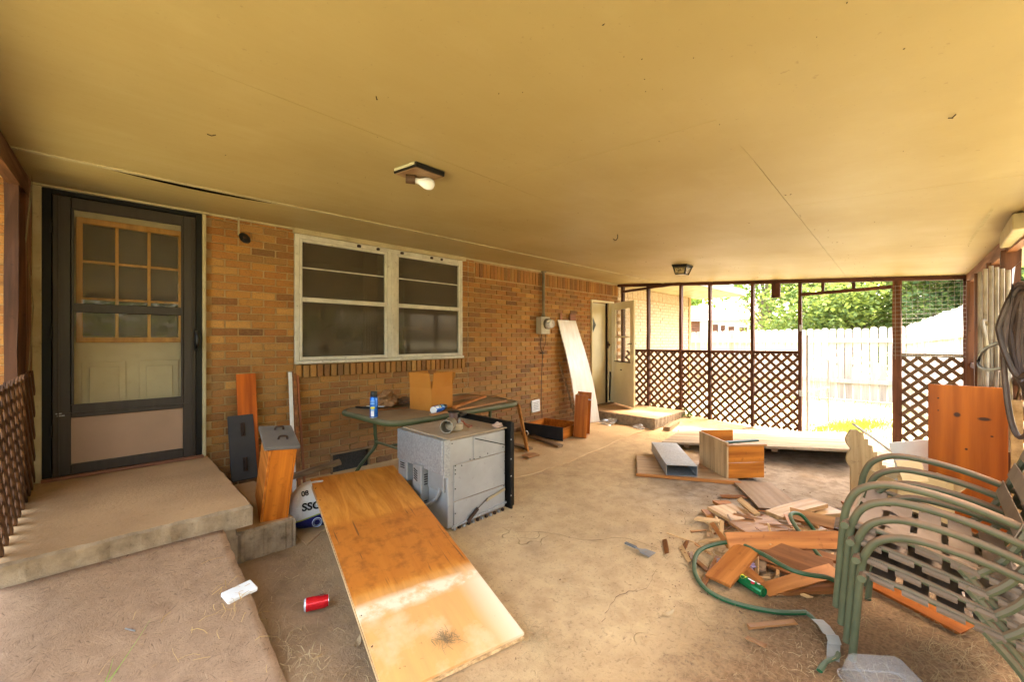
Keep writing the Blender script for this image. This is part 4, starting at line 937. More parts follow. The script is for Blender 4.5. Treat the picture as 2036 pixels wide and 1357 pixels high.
for sx_ in (-1, 1):
    for sy_ in (-1, 1):
        MB().tube(smoothpath([(sx_ * .55, sy_ * .25, TZ - .03), (sx_ * .54, sy_ * .25, .48), (sx_ * .53, sy_ * .26, .36), (sx_ * .60, sy_ * .32, .24), (sx_ * .66, sy_ * .38, .12), (sx_ * .68, sy_ * .40, .012)], 5), .017, 8).build('leg', TGREEN, tb, True)
    MB().tube([(sx_ * .535, -.26, .40), (sx_ * .535, .26, .40)], .012, 8).build('stretcher', TGREEN, tb, True)
MB().tube([(-.535, 0, .40), (.535, 0, .40)], .012, 8).build('stretcher', TGREEN, tb, True)
spr = lambda: [(.0255, 0), (.028, .004), (.028, .15), (.022, .165)]
def sprfn(t, sx, v):
    n = noise(t, v, 60, 2); c = mixrgb(t, mrange(t, n, .58, .62, 0, .5), (.012, .12, .52), (.10, .28, .68)); return mixrgb(t, mrange(t, sx.outputs['Z'], .006, .005), c, (.75, .75, .76))
SPRB = canmat('blue_spray_print', None, sprfn)
def spray(name, label, loc, rot):
    o = thing(name, label, 'spray can', loc, rot)
    MB().lathe([(.031, 0), (.034, .005), (.034, .165), (.028, .18), (.026, .182)], (0, 0, 0), 22).build('body', SPRB, o, True)
    MB().lathe([(.027, .18), (.029, .184), (.028, .222), (.026, .226)], (0, 0, 0), 18).build('cap', mat('black_plastic', (.018, .018, .02), rough=.35), o, True)
    a0 = R(222)
    def patch(nm, z0, z1, half, m_):
        b = MB(); k = 8; vs = []
        for i in range(k + 1):
            a = a0 - half + 2 * half * i / k; f_ = math.sqrt(max(0.05, 1 - ((i - k / 2) / (k / 2 + .2)) ** 2)) if nm == 'oval' else 1
            zc = (z0 + z1) / 2; vs += [(.0345 * math.cos(a), .0345 * math.sin(a), zc - (zc - z0) * f_), (.0345 * math.cos(a), .0345 * math.sin(a), zc + (z1 - zc) * f_)]
        b.add(vs, [(2 * i, 2 * i + 2, 2 * i + 3, 2 * i + 1) for i in range(k)]); return b.build('label_' + nm, m_, o, recalc=False)
    patch('oval', .078, .098, .62, mat('yellow_print', (.75, .68, .04), rough=.4)); patch('panel', .014, .062, .42, WINK); patch('oval', .064, .076, .5, mat('light_blue_print', (.25, .5, .8), rough=.4))
    for k in range(3): patch('line', .12 + k * .013, .126 + k * .013, .55, mat('light_blue_print', (.25, .5, .8), rough=.4))
    return o
spray('spray_can', 'upright blue spray can with black cap standing on the table', (1.69, 3.42, TZ), (0, 0, 0))
spray('spray_can', 'blue spray can lying on its side before the cardboard box', (2.15, 3.20, TZ + .034), (0, 90, 26))
# open carton
cb = thing('cardboard_box', 'open brown cardboard box with flaps up on the table', 'box', (2.325, 3.49, TZ), (0, 0, 12))
bw = .29; bd = .29; bh = .215
for nm, c, sz in (('side', (0, -bd / 2, bh / 2), (bw, .005, bh)), ('side', (0, bd / 2, bh / 2), (bw, .005, bh)), ('side', (-bw / 2, 0, bh / 2), (.005, bd - .006, bh)), ('side', (bw / 2, 0, bh / 2), (.005, bd - .006, bh)), ('bottom', (0, 0, .004), (bw - .012, bd - .012, .006))):
    MB().box(c, sz).build(nm, CARD, cb)
for (ax, sg, tilt) in ((0, -1, 4), (0, 1, 14), (1, -1, 6), (1, 1, 24)):
    b = MB(); half = (bw if ax == 0 else bd) / 2 - .004; dist = (bd if ax == 0 else bw) / 2
    fl = .145; o_ = dist + math.sin(R(tilt)) * fl; z1 = bh + math.cos(R(tilt)) * fl
    pts = [(-half, dist, bh), (half, dist, bh), (half - .008, o_, z1), (-half + .008, o_, z1)]
    vs = [((a, sg * d_, z_) if ax == 0 else (sg * d_, a, z_)) for a, d_, z_ in pts]
    off = Vector((0, sg * .004, 0)) if ax == 0 else Vector((sg * .004, 0, 0)); vs += [Vector(v_) + off for v_ in vs]
    b.add(vs, [(0, 1, 2, 3), (7, 6, 5, 4), (0, 4, 5, 1), (1, 5, 6, 2), (2, 6, 7, 3), (3, 7, 4, 0)]); b.build('flap', CARD, cb)
# crumpled brown paper bag
def crumple(nm, label, cat, c, rad, m_, seed, amp=.5, sub=3, parent=None):
    bm = bmesh.new(); bmesh.ops.create_icosphere(bm, subdivisions=sub, radius=1)
    for v_ in bm.verts:
        n_ = mn.noise(v_.co * 1.7 + Vector((seed, 0, 0))) * amp + mn.noise(v_.co * 4.3 + Vector((0, seed, 0))) * amp * .6
        k_ = 1 + n_; v_.co = Vector((v_.co.x * rad[0] * k_, v_.co.y * rad[1] * k_, max(-rad[2] * .9, v_.co.z * rad[2] * k_)))
    me = bpy.data.meshes.new(nm); bm.to_mesh(me); bm.free(); me.materials.append(m_); o = bpy.data.objects.new(nm, me); COL.objects.link(o); o.location = c
    if parent: o.parent = parent
    else: tag(o, label, cat)
    return o
BPAPER = mat('brown_paper', (.33, .17, .07), (.20, .09, .035), scale=9, rough=.75)
crumple('paper_bag', 'crumpled dark brown paper bag on the table behind the upright can', 'paper bag', (2.03, 3.86, TZ + .075), (.13, .10, .075), BPAPER, 3, .7)
crumple('paper_wad', 'low brown crumpled cloth between paper bag and cardboard box', 'cloth', (2.24, 3.88, TZ + .035), (.13, .09, .035), mat('brown_cloth', (.22, .12, .06), (.12, .06, .03), rough=.9), 8, .6)
o = MB().bar((1.80, 4.02, TZ + .010), (1.93, 3.80, TZ + .010), .035, .018, .004).build('utility_tool', BLACK); tag(o, 'black handled tool at the left end of the table', 'tool')
o = MB().bar((1.87, 3.93, TZ + .022), (1.98, 3.78, TZ + .022), .03, .006).build('pale_strip', WHITEP); tag(o, 'short pale strip lying across the black handled tool', 'strip')
o = MB().bar((1.86, 3.72, TZ + .006), (2.16, 3.66, TZ + .006), .035, .010).build('loose_stick', PW['brown']); tag(o, 'reddish flat slat on the table behind the upright can', 'slat')
o = MB().bar((2.06, 3.10, TZ + .016), (3.10, 3.24, TZ + .022), .045, .016, .002).build('loose_stick', PW['tan']); tag(o, 'long tan slat along the front edge of the table', 'slat')
o = MB().bar((2.46, 3.30, TZ + .015), (3.12, 3.60, TZ + .03), .04, .024, .003).build('loose_stick', PW['orange2']); tag(o, 'orange stick lying across the right half of the table', 'slat')
o = MB().bar((2.65, 3.80, TZ + .006), (3.20, 3.88, TZ + .006), .22, .008).build('scrap_board', PW['tan']); tag(o, 'thin tan board flat on the table behind the box', 'board')
o = MB().tube(smoothpath([(3.12, 3.60, TZ + .04), (3.2, 3.56, TZ + .03), (3.22, 3.45, TZ + .02), (3.17, 3.30, TZ + .025)], 5), .004, 5).build('cable_end', IRON, None, True); tag(o, 'thin dark cable end on the right corner of the table', 'cable')

# cabinet stile and rail leaning by the table
cs = thing('broken_cabinet', 'broken orange cabinet stile and rail leaning at the table end', 'cabinet frame')
MB().bar((3.80, 3.58, .012), (3.70, 3.64, .60), .12, .02, .002, 0).build('stile', wood('orange_stile', (.62, .30, .09), (.50, .21, .05), 0, rough=.45), cs)
MB().bar((3.70, 3.66, .585), (3.28, 3.72, .56), .03, .04, .002).build('rail', PW['brown'], cs)
MB().tube(smoothpath([(3.745, 3.57, .26), (3.74, 3.535, .275), (3.765, 3.53, .24), (3.77, 3.555, .215)], 4), .007, 6).build('pull', GALV, cs, True)
# black-fronted drawer
bd_ = thing('black_front_drawer', 'shallow open drawer with black front on the floor by the wall', 'drawer', (4.50, 3.59, .012), (0, 0, 10))
for nm, c, sz, m_ in (('front', (.009, .33, .09), (.018, .68, .185), SLATE), ('side', (.31, .02, .08), (.58, .014, .155), W_LACX), ('side', (.31, .64, .08), (.58, .014, .155), W_LACX), ('back', (.60, .33, .08), (.014, .63, .155), W_LACX), ('bottom', (.31, .33, .012), (.57, .61, .006), PW['tan'])):
    MB().box(c, sz, None, .002).build(nm, m_, bd_)
# upended drawer beside it
ud = thing('upended_drawer', 'narrow orange drawer standing upright before the whitewashed board', 'drawer', (4.87, 3.44, .01), (3, 0, 26))
for nm, c, sz, m_ in (('side', (.0, .10, .30), (.014, .18, .60), W_LACQ), ('side', (.24, .10, .31), (.014, .20, .62), W_LACQ), ('bottom', (.12, .19, .30), (.226, .012, .60), PW['pale']), ('end', (.12, .09, .010), (.226, .17, .014), PW['tan'])):
    MB().box(c, sz, None, .002).build(nm, m_, ud)
MB().box((.12, .03, .53), (.20, .10, .008), rotm(0, 12)).build('runner', GALV, ud)
# whitewashed board with a bow in it
wbd = thing('whitewashed_board', 'tall whitish board leaning on the bricks beside the side door', 'board')
b = MB(); n = 14; vs = []
for i in range(n + 1):
    f_ = i / n; cx_ = 5.80 * (1 - f_) + 5.66 * f_; cy_ = 4.06 * (1 - f_) + 4.385 * f_ - .05 * math.sin(math.pi * f_ * 1.15); z_ = .012 + 1.72 * f_; hw = .225 + .02 * f_; sk = -.07 * (1 - f_)
    vs += [(cx_ - hw, cy_ - sk, z_), (cx_ + hw, cy_ + sk, z_), (cx_ + hw, cy_ + sk + .014, z_), (cx_ - hw, cy_ - sk + .014, z_)]
fs = [(i * 4 + k, i * 4 + (k + 1) % 4, i * 4 + 4 + (k + 1) % 4, i * 4 + 4 + k) for i in range(n) for k in range(4)] + [(3, 2, 1, 0), tuple(n * 4 + k for k in range(4))]
b.add(vs, fs); b.build('sheet', WBOARD, wbd, True)
for x_, w_ in ((5.48, .05), (5.74, .012), (5.80, .16)): MB().box((x_, 4.39, 1.79), (w_, .012, .12)).build('torn_strip', PW['brown'], wbd)
lean('stick', 'thin dark stick leaning left of the whitewashed board', 'stick', 5.60, 4.14, .01, 5.44, 4.40, 1.03, .035, .02, PW['grey'])
# litter of clear plastic by the far step
for k, (x, y, s_) in enumerate(((5.95, 3.78, .10), (6.12, 3.55, .07))):
    crumple('plastic_wrap', ('larger crumpled clear plastic wrap before the side step', 'small twist of clear plastic against the side step corner')[k], 'plastic wrap', (x - .12 * k, y - .3 * (k == 1), s_ * .45), (s_, s_ * 1.2, s_ * .5), PLASTIC, 20 + k, .9)

# ------------------------------------------------------------------ wall oven with its blower
SMETAL = mat('smooth_galvanised', (.35, .35, .35), (.29, .29, .28), scale=4, rough=.5, metal=.5, spots=.1)
ov = thing('wall_oven', 'old galvanized wall oven standing on the floor with black front away', 'oven', (1.80, 2.48, .0), (0, 0, 1))
OW, OD, OH = .60, .63, .675
MB().box((OW / 2 - .01, OD / 2, .34), (OW - .02, OD - .02, .64), None, .004).build('casing', STEEL, ov)
MB().box((OW / 2, OD / 2, OH - .004), (OW, OD, .010), None, .003).build('top_plate', mat('dusty_oven_top', (.46, .34, .22), (.37, .27, .17), scale=5, rough=.9, metal=0, spots=.4), ov)
MB().box((-.022, OD / 2 + .01, .545), (.05, OD - .01, .25), None, .004).build('rear_cover', GALV, ov)
MB().box((-.016, .001, .535), (.055, .010, .27)).build('corner_angle', GALV, ov)
MB().box((-.006, .135, .355), (.03, .20, .15), None, .003).build('junction_plate', SMETAL, ov)
vb_ = MB().box((-.035, .305, .235), (.075, .115, .42), None, .005).build('vent_box', SMETAL, ov)
for k in range(5):
    for base in (.13, .33): MB().box((-.0735, .32, base + k * .018), (.003, .05, .008), rotm(20)).build('louvre', BLACK, vb_)
    for base in (.10, .30): MB().box((-.03, .2465, base + k * .018), (.03, .003, .008)).build('louvre', BLACK, vb_)
v2 = MB().box((-.03, .53, .35), (.06, .13, .15), None, .004).build('vent_box', SMETAL, ov)
for k in range(3): MB().box((-.0615, .53, .375 + k * .018), (.003, .06, .008)).build('louvre', BLACK, v2)
# panels and seams on the long side
for xa, xb, za, zb, nm in ((.05, .575, .21, .475, 'side_panel'), (.05, .575, .03, .205, 'lower_panel'), (.24, .575, .48, .655, 'upper_panel')):
    MB().box(((xa + xb) / 2, .006, (za + zb) / 2), (xb - xa, .010, zb - za), None, .002).build(nm, STEEL, ov)
MB().bar((.25, .0, .64), (.57, .0, .535), .004, .007).build('diagonal_rib', BLACK, ov)
MB().bar((.02, -.004, .025), (.585, -.004, .06), .010, .014).build('base_flange', GALV, ov)
for k in range(12): MB().box((.05 + k * .045, -.002, .008), (.018, .02, .020)).build('foot_tab', RUST if k % 2 else GALV, ov)
sc = MB()
for (x, z_) in ((.03, .64), (.06, .47), (.06, .44), (.06, .41), (.2, .49), (.24, .485), (.30, .49), (.38, .50), (.55, .52), (.06, .30), (.06, .12), (.56, .20), (.12, .46), (.57, .40), (.57, .3)): sc.lathe([(.005, 0), (.004, .004), (.001, .005)], (x, -.0005, z_), 6, rotm(90))
sc.build('screws', BLACK, ov)
hg = MB(); hg.bar((.36, -.008, .135), (.565, -.008, .175), .006, .022); hg.build('hinge_arm', mat('brassy_arm', (.42, .34, .2), rough=.5, metal=.4), ov)
MB().bar((.17, -.012, .03), (.27, -.012, .10), .012, .025).build('hinge_handle', RUST, ov); MB().bar((.27, -.012, .10), (.37, -.012, .15), .004, .004).build('rod', RUST, ov)
MB().box((OW + .012, OD / 2, .365), (.022, OD + .09, .72), None, .004).build('front_frame', BLACK, ov); MB().box((OW + .040, OD / 2, .365), (.034, OD + .06, .69), None, .006).build('front_door', BLACK, ov)
for z_ in (.12, .28, .42, .58): MB().box((OW + .0, -.046, z_), (.010, .003, .010)).build('rivet', GALV, ov)
b = MB(); b.tube(smoothpath([(-.085, .27, .14), (-.06, .20, .16), (-.03, .12, .22), (-.02, .08, .30)], 5), .014, 8); b.build('flex_conduit', GALV, ov, True)
b = MB(); b.tube(smoothpath([(-.035, .56, .30), (-.05, .55, .2), (-.05, .45, .1), (-.075, .36, .09)], 5), .007, 6); b.build('copper_wire', mat('copper', (.45, .22, .13), rough=.4, metal=.7), ov, True)
bl = thing('blower_motor', 'round cast blower with dark motor and open duct elbow on the oven top', 'blower', (2.02, 2.72, OH + .006), (0, 0, 0))
MB().lathe([(.075, 0), (.078, .004), (.078, .045), (.070, .052), (.04, .054)], (0, 0, 0), 24).build('housing', mat('pale_cast_metal', (.52, .42, .30), (.40, .31, .21), rough=.6), bl, True)
MB().lathe([(.045, .052), (.052, .058), (.048, .075), (.036, .082), (.034, .085), (.034, .13), (.03, .135)], (0, 0, 0), 16).build('motor', mat('motor_brown', (.10, .05, .035), (.06, .03, .02), rough=.5), bl, True)
for k in range(10): a = k * .628; MB().box((.052 * math.cos(a), .052 * math.sin(a), .066), (.012, .005, .026), rotm(0, 0, math.degrees(a))).build('fin', STEEL, bl)
MB().lathe([(.02, .135), (.046, .138), (.048, .148), (.03, .152), (.001, .153)], (0, 0, 0), 18).build('cap', BLACK, bl, True)
b = MB()
prof = [(.050, 0), (.052, .0), (.052, .11), (.050, .11)]
b.lathe([(.046, .0), (.052, .0), (.052, .12), (.046, .12), (.046, .0)], (-.04, -.02, .052), 24, rotm(90, 0, -52)); b.build('duct', mat('dull_duct', (.30, .25, .19), (.22, .18, .13), rough=.6, metal=.3), bl, True)
MB().lathe([(.045, .0), (.045, .004)], (.045, .045, .052), 20, rotm(90, 0, -52)).build('duct_dark', DARKVOID, bl)
b = MB(); b.tube(smoothpath([(.05, .03, .06), (.10, .03, .05), (.15, .02, .015), (.17, -.03, .008), (.12, -.05, .006), (.11, -.01, .02), (.13, .04, .05)], 5), .0025, 5); b.build('red_wire', mat('red_wire', (.45, .05, .03), rough=.5), bl, True)
MB().tube([(.10, .06, .085), (.36, .30, .04)], .014, 8).build('black_tube', BLACK, bl, True)
o = crumple('rag', 'small crumpled pinkish rag on the oven top corner', 'rag', (2.33, 2.53, OH + .02), (.05, .028, .018), mat('pink_rag', (.50, .35, .27), (.4, .27, .2), rough=.9), 31, .7)

# ------------------------------------------------------------------ items in the middle and far floor
pf = thing('plank_platform', 'bleached plank platform lying in front of the lattice and doorway', 'platform', (6.08, 1.64, .0))
ax = Vector((.235, -.972, .085)).normalized(); ay = Vector((.972, .235, 0)); ay = (ay - ax * ay.dot(ax)).normalized(); az = ax.cross(ay); ay = (ay - az * .045).normalized(); az = ax.cross(ay)
pf.matrix_world = Matrix.Translation((6.08, 1.64, .115)) @ Matrix((ax, ay, az)).transposed().to_4x4()
for k in range(6):
    y = -.535 + k * .214; MB().box((rng.uniform(-.02, .02), y, 0), (2.06, .206, .03), None, .004).build('plank', PLANKW, pf)
for x in (-.75, .2, .9): MB().box((x, 0, -.035), (.06, 1.2, .04)).build('batten', PW['grey'], pf)
MB().box((.1, .60, -.085), (1.85, .05, .12)).build('light_blocker', PW['dark'], pf); MB().box((.97, .1, -.10), (.05, .95, .13)).build('light_blocker', PW['dark'], pf)  # unseen boards added to shut out light and keep the underside dark
pa = thing('plywood_offcut', 'pale wood panel flat on the dirt under the metal duct', 'panel', (4.45, 1.90, .018), (0, 0, -60.6))
MB().box((0, 0, 0), (.95, .70, .016), None, .002).build('sheet', wood('dusty_pale_panel', (.58, .40, .24), (.47, .30, .17), 0, dust=.4, rnd=0), pa)
MB().box((.0, -.335, -.004), (.97, .035, .026), None, .002).build('edge_strip', PW['orange2'], pa)
du = thing('metal_duct', 'galvanized rectangular duct channel lying on the pale panel', 'duct', (4.16, 1.79, .03), (0, 0, 35.5))
MB().box((.47, 0, .105), (.95, .29, .004)).build('top', GALV, du)
for s_ in (-1, 1): MB().box((.47, s_ * .1455, .052), (.95, .004, .106)).build('side', GALV, du)
MB().box((.47, 0, .002), (.95, .286, .004)).build('bottom', GALV, du)
bx_ = thing('open_crate', 'orange pine box with an open top standing on the pale panel', 'crate', (4.41, 1.435, .03), (0, 0, -40))
pale_side = wood('pale_crate_side', (.60, .42, .24), (.48, .31, .16), 2, rnd=0)
for nm, c, sz, m_ in (('front_board', (.19, .008, .075), (.37, .018, .15), W_LACX), ('front_board', (.19, .008, .235), (.37, .018, .158), W_LACX), ('side', (-.004, .26, .175), (.018, .52, .36), pale_side), ('back', (.19, .51, .20), (.36, .016, .33), W_LACX), ('bottom', (.19, .26, .02), (.36, .48, .012), PW['tan']), ('side', (.372, .26, .10), (.016, .49, .20), pale_side), ('top_rail', (.19, .004, .325), (.41, .035, .018), PW['tan'])):
    MB().box(c, sz, None, .002).build(nm, m_, bx_)
for k in range(6): MB().box((.385, .0, .05 + k * .05), (.02, .004, .004)).build('nail', RUST, bx_)
o = MB().bar((4.52, 1.50, .355), (4.86, 1.30, .355), .05, .018, .002).build('green_strip', mat('dark_green_paint', (.015, .06, .04), rough=.4)); tag(o, 'dark green painted strip resting across the open crate', 'strip')
sc_ = thing('putty_knife', 'grey putty knife lying on the dirt in the middle of the floor', 'putty knife', (2.54, 1.38, .010), (0, 0, -94))
MB().prism([(-.10, -.012), (-.06, -.013), (.0, -.009), (.02, -.02), (.03, -.035), (.10, -.04), (.10, .04), (.03, .035), (.02, .02), (0, .009), (-.06, .013), (-.10, .012)], (0, 0, 0), (1, 0, 0), (0, 1, 0), .004).build('blade', mat('dirty_steel', (.30, .29, .28), (.22, .2, .18), rough=.5, metal=.5), sc_)
MB().box((-.062, 0, .005), (.085, .024, .012), None, .004).build('handle', mat('grey_handle', (.16, .15, .14), rough=.5), sc_)

# ------------------------------------------------------------------ scrap wood
PLK = [
(4.21,1.06,0.018,0.68,0.340,0.014,-146,0.4,0,'dusty','wide dusty brown board lying flat behind the scrap pile'),
(3.48,1.10,0.055,0.26,0.240,0.022,-118,-2.5,0,'pale','pale square offcut tilted on the left of the scrap pile'),
(3.60,1.03,0.095,0.27,0.045,0.020,-138,-2.1,20,'pale','narrow pale stick leaning across the square offcut'),
(3.36,0.98,0.105,0.13,0.022,0.018,-114,-5.2,0,'dusty','short dowel like stick beside the square pale offcut'),
(3.25,1.20,0.045,0.18,0.060,0.014,-88,9.5,0,'pale','small pale slat poking out at the far left of the pile'),
(3.27,0.86,0.100,0.30,0.220,0.018,-34,3.9,0,'tan','broad tan board in the middle of the scrap pile'),
(3.05,0.67,0.140,0.69,0.100,0.020,-47,1.7,62,'orange2','long orange plank on edge across the front of the scrap pile'),
(3.79,0.74,0.105,0.54,0.130,0.030,-21,1.1,0,'pale','thick pale plank on top at the back of the pile'),
(3.98,0.59,0.070,0.22,0.130,0.028,-37,0.0,0,'pale','short pale block behind the chair legs'),
(3.60,0.62,0.130,0.25,0.080,0.018,-87,0.0,50,'tan','brown slat on edge over the thick pale plank'),
(3.63,0.71,0.090,0.30,0.060,0.018,-107,3.9,20,'tan','thin tan slat under the brown slat on edge'),
(3.48,0.68,0.065,0.38,0.130,0.015,-30,1.5,0,'pale','pale board corner showing right of the broad tan board'),
(2.98,0.61,0.070,0.40,0.150,0.020,-75,-8.7,38,'brown','dark brown plank slanting down below the long front plank'),
(3.13,0.52,0.085,0.30,0.050,0.020,-71,-6.9,20,'brown','narrow brown strip above the dark slanting plank'),
(2.67,0.84,0.070,0.36,0.140,0.018,171,-13.8,0,'orange2','flat orange board end sloping to the purple wrappers'),
(2.89,0.76,0.040,0.21,0.075,0.020,-169,-10.9,0,'grey','greyish weathered board stub beside the sloping orange board'),
(2.80,0.53,0.050,0.48,0.075,0.012,-33,7.2,25,'orange2','splintered orange strip along the near edge of the pile'),
(2.79,0.50,0.016,0.40,0.080,0.016,-43,1.4,0,'brown','low brown board under the splintered strip'),
(2.65,1.04,0.012,0.22,0.030,0.012,-124,0.0,0,'brown','thin brown stick on the dirt inside the hose loop'),
(2.59,0.94,0.021,0.35,0.030,0.008,-174,-3.0,0,'brown','brown splinter slanting beside the sloping orange board'),
(3.04,1.04,0.055,0.36,0.030,0.020,-145,1.6,30,'orange2','narrow orange strip at the left edge of the pile'),
(3.43,1.27,0.018,0.15,0.050,0.018,-144,1.9,0,'orange2','stubby orange offcut behind the small pale slat'),
(3.73,1.26,0.020,0.12,0.080,0.020,-45,0.0,0,'orange2','small orange offcut behind the square pale offcut'),
(3.98,1.25,0.013,0.21,0.060,0.010,-50,0.8,0,'brown','dark thin strip at the back left of the pile'),
(3.70,0.53,0.060,0.16,0.030,0.030,-102,0.0,0,'dark','dark stained strip near the chair legs'),
(2.67,0.74,0.030,0.16,0.090,0.016,-124,-8.4,0,'orange2','short orange board below the greyish stub'),
(3.61,0.50,0.050,0.12,0.140,0.016,-67,0.0,0,'tan','tan scrap beside the raised hose loop'),
(2.92,0.62,0.025,0.26,0.100,0.016,-86,-3.0,0,'brown','brown board half buried under the dark slanting plank'),
(3.04,0.14,0.030,0.55,0.090,0.018,-115,-1.7,20,'deep','deep orange plank lying under the stacked chairs'),
(3.75,-0.08,0.190,0.75,0.100,0.020,-125,6.8,55,'tan','long tan plank slanting behind the chair arms'),
(3.53,-0.27,0.050,0.24,0.120,0.020,-68,0.0,0,'pale','pale plank end below the rear of the chairs'),
(2.33,0.56,0.012,0.26,0.030,0.010,-37,0.0,0,'tan','small tan slat on the dirt in front of the hose'),
(2.15,0.58,0.008,0.07,0.025,0.006,-89,0.0,0,'tan','tiny wood chip on the dirt in front of the hose'),
(3.59,0.22,0.050,0.40,0.180,0.016,-67,0.0,0,'tan','tan board under the chair seats'),
(3.57,0.06,0.035,0.45,0.120,0.016,-42,-1.3,0,'pale','pale board under the chair seats'),
(4.27,0.41,0.050,0.35,0.120,0.018,-149,0.0,0,'deep','deep orange offcut in front of the torn carton'),
(4.31,3.73,0.020,0.67,0.090,0.030,-102,0.0,0,'grey','grey weathered board on the ground before the black drawer'),
(3.87,3.79,0.022,0.40,0.080,0.025,-89,0.0,0,'grey','short grey board behind the oven'),
(3.65,3.38,0.024,0.18,0.130,0.012,-4,0.0,0,'tan','small tan tile of wood beside the orange cabinet stile'),
(6.46,2.94,0.035,0.60,0.100,0.050,10,0.0,0,'grey','weathered timber block beside the far concrete step')]
for (x, y, z_, l_, w_, th, yaw, pit, roll, mk, lab) in PLK:
    r_ = random.Random(int(x * 1000)); b = MB(); n = 5; rings = []; fs = []
    for i in range(n + 1):      # a sawn board with ragged ends and a slight bow
        xx = (i / n - .5) * l_
        for a, e in ((-1, -1), (1, -1), (1, 1), (-1, 1)):
            rag = r_.uniform(-.012, .012) if i in (0, n) else 0
            rings.append((xx + rag, a * w_ / 2 + r_.uniform(-.0015, .0015), e * th / 2 + .006 * math.sin(math.pi * i / n) * (l_ > .4)))
    fs = [(i * 4 + k, i * 4 + (k + 1) % 4, i * 4 + 4 + (k + 1) % 4, i * 4 + 4 + k) for i in range(n) for k in range(4)] + [(3, 2, 1, 0), tuple(n * 4 + k for k in range(4))]
    o = b.add(rings, fs).build('scrap_plank', PW[mk]); o.location = (x, y, z_)
    o.rotation_euler = (Matrix.Rotation(R(yaw), 3, 'Z') @ Matrix.Rotation(R(-pit), 3, 'Y') @ Matrix.Rotation(R(roll), 3, 'X')).to_euler()
    tag(o, lab, 'plank', 'scrap wood')

for k in range(84):
    r_ = random.Random(900 + k); l_ = r_.uniform(.06, .26); w_ = r_.uniform(.008, .035); th = r_.uniform(.004, .012); n = 3
    x = 3.25 + max(-.55, min(.6, r_.gauss(0, .32))); y = .82 + max(-.36, min(.40, r_.gauss(0, .2))) - (x - 3.2) * .12; b = MB(); rings = []
    for i in range(n + 1):
        tw = w_ * (1 - .55 * (i / n) * r_.random()); xx = (i / n - .5) * l_
        rings += [(xx + (r_.uniform(-.015, .015) if i in (0, n) else 0), a * tw / 2, e * th / 2) for a, e in ((-1, -1), (1, -1), (1, 1), (-1, 1))]
    o = b.add(rings, [(i * 4 + q, i * 4 + (q + 1) % 4, i * 4 + 4 + (q + 1) % 4, i * 4 + 4 + q) for i in range(n) for q in range(4)] + [(3, 2, 1, 0), tuple(n * 4 + q for q in range(4))]).build('wood_splinter', PW[r_.choice(['pale', 'pale', 'orange2', 'tan', 'brown', 'dusty'])]); hue = {'pale_scrap_pine': 'pale', 'orange_scrap_wood': 'orange', 'tan_scrap_wood': 'tan', 'brown_scrap_wood': 'brown', 'dust_covered_board': 'dusty'}[o.data.materials[0].name]
    cen = max(0, 1 - ((x - 3.25) ** 2 / .35 + (y - .8) ** 2 / .16)); o.location = (x, y, .012 + cen * r_.uniform(.02, .13)); o.rotation_euler = (r_.uniform(-.6, .6), r_.uniform(-.4, .4) * (cen > .2), r_.uniform(0, 6.28))
    tag(o, ('longer ' if l_ > .16 else 'short ') + hue + ' broken splinter strewn in the scrap pile', 'splinter', 'splinters of the scrap pile')
# green hose through the pile, tape and end
HG = mat('green_hose', (.014, .095, .032), (.010, .07, .025), rough=.45, dust=.35)
hz_ = .014
hp = [(3.55, .58, .05), (3.50, .66, .17), (3.38, .70, .19), (3.25, .62, .14), (2.98, .40, .05), (2.78, .42, .12), (2.70, .55, .135), (2.82, .74, .12), (2.88, .92, .10), (2.72, 1.05, .06), (2.55, 1.02, hz_), (2.40, .90, hz_), (2.37, .76, hz_), (2.44, .58, hz_), (2.55, .46, hz_)]
hs = thing('garden_hose', 'green garden hose looping over the near side of the scrap pile', 'hose')
MB().tube(smoothpath(hp, 8), .0125, 8).build('tube', HG, hs, True)
MB().tube(smoothpath([(2.55, .46, hz_), (2.51, .40, .01), (2.46, .36, .012), (2.39, .325, .014), (2.30, .30, .014), (2.22, .33, .014), (2.14, .34, .014)], 5), [.0125] * 3 + [.010] * 24 + [.012] * 4, 8, flat=.6).build('kinked_end', HG, hs, True)
b = MB(); tp = [(2.52, .41, .016), (2.47, .375, .026), (2.41, .345, .03), (2.375, .33, .05), (2.345, .315, .03)]
vs = []
for i, p in enumerate(tp): vs += [(p[0] - .012, p[1] + .022, p[2]), (p[0] + .012, p[1] - .022, p[2] + .004)]
b.add(vs, [(2 * i, 2 * i + 1, 2 * i + 3, 2 * i + 2) for i in range(4)]); b.add([(2.35, .345, .03), (2.375, .30, .03), (2.27, .29, .006), (2.265, .335, .004)], [(0, 1, 2, 3)])
b.build('silver_tape', mat('duct_tape', (.38, .37, .34), (.30, .28, .24), rough=.45, metal=.2), hs, recalc=False)
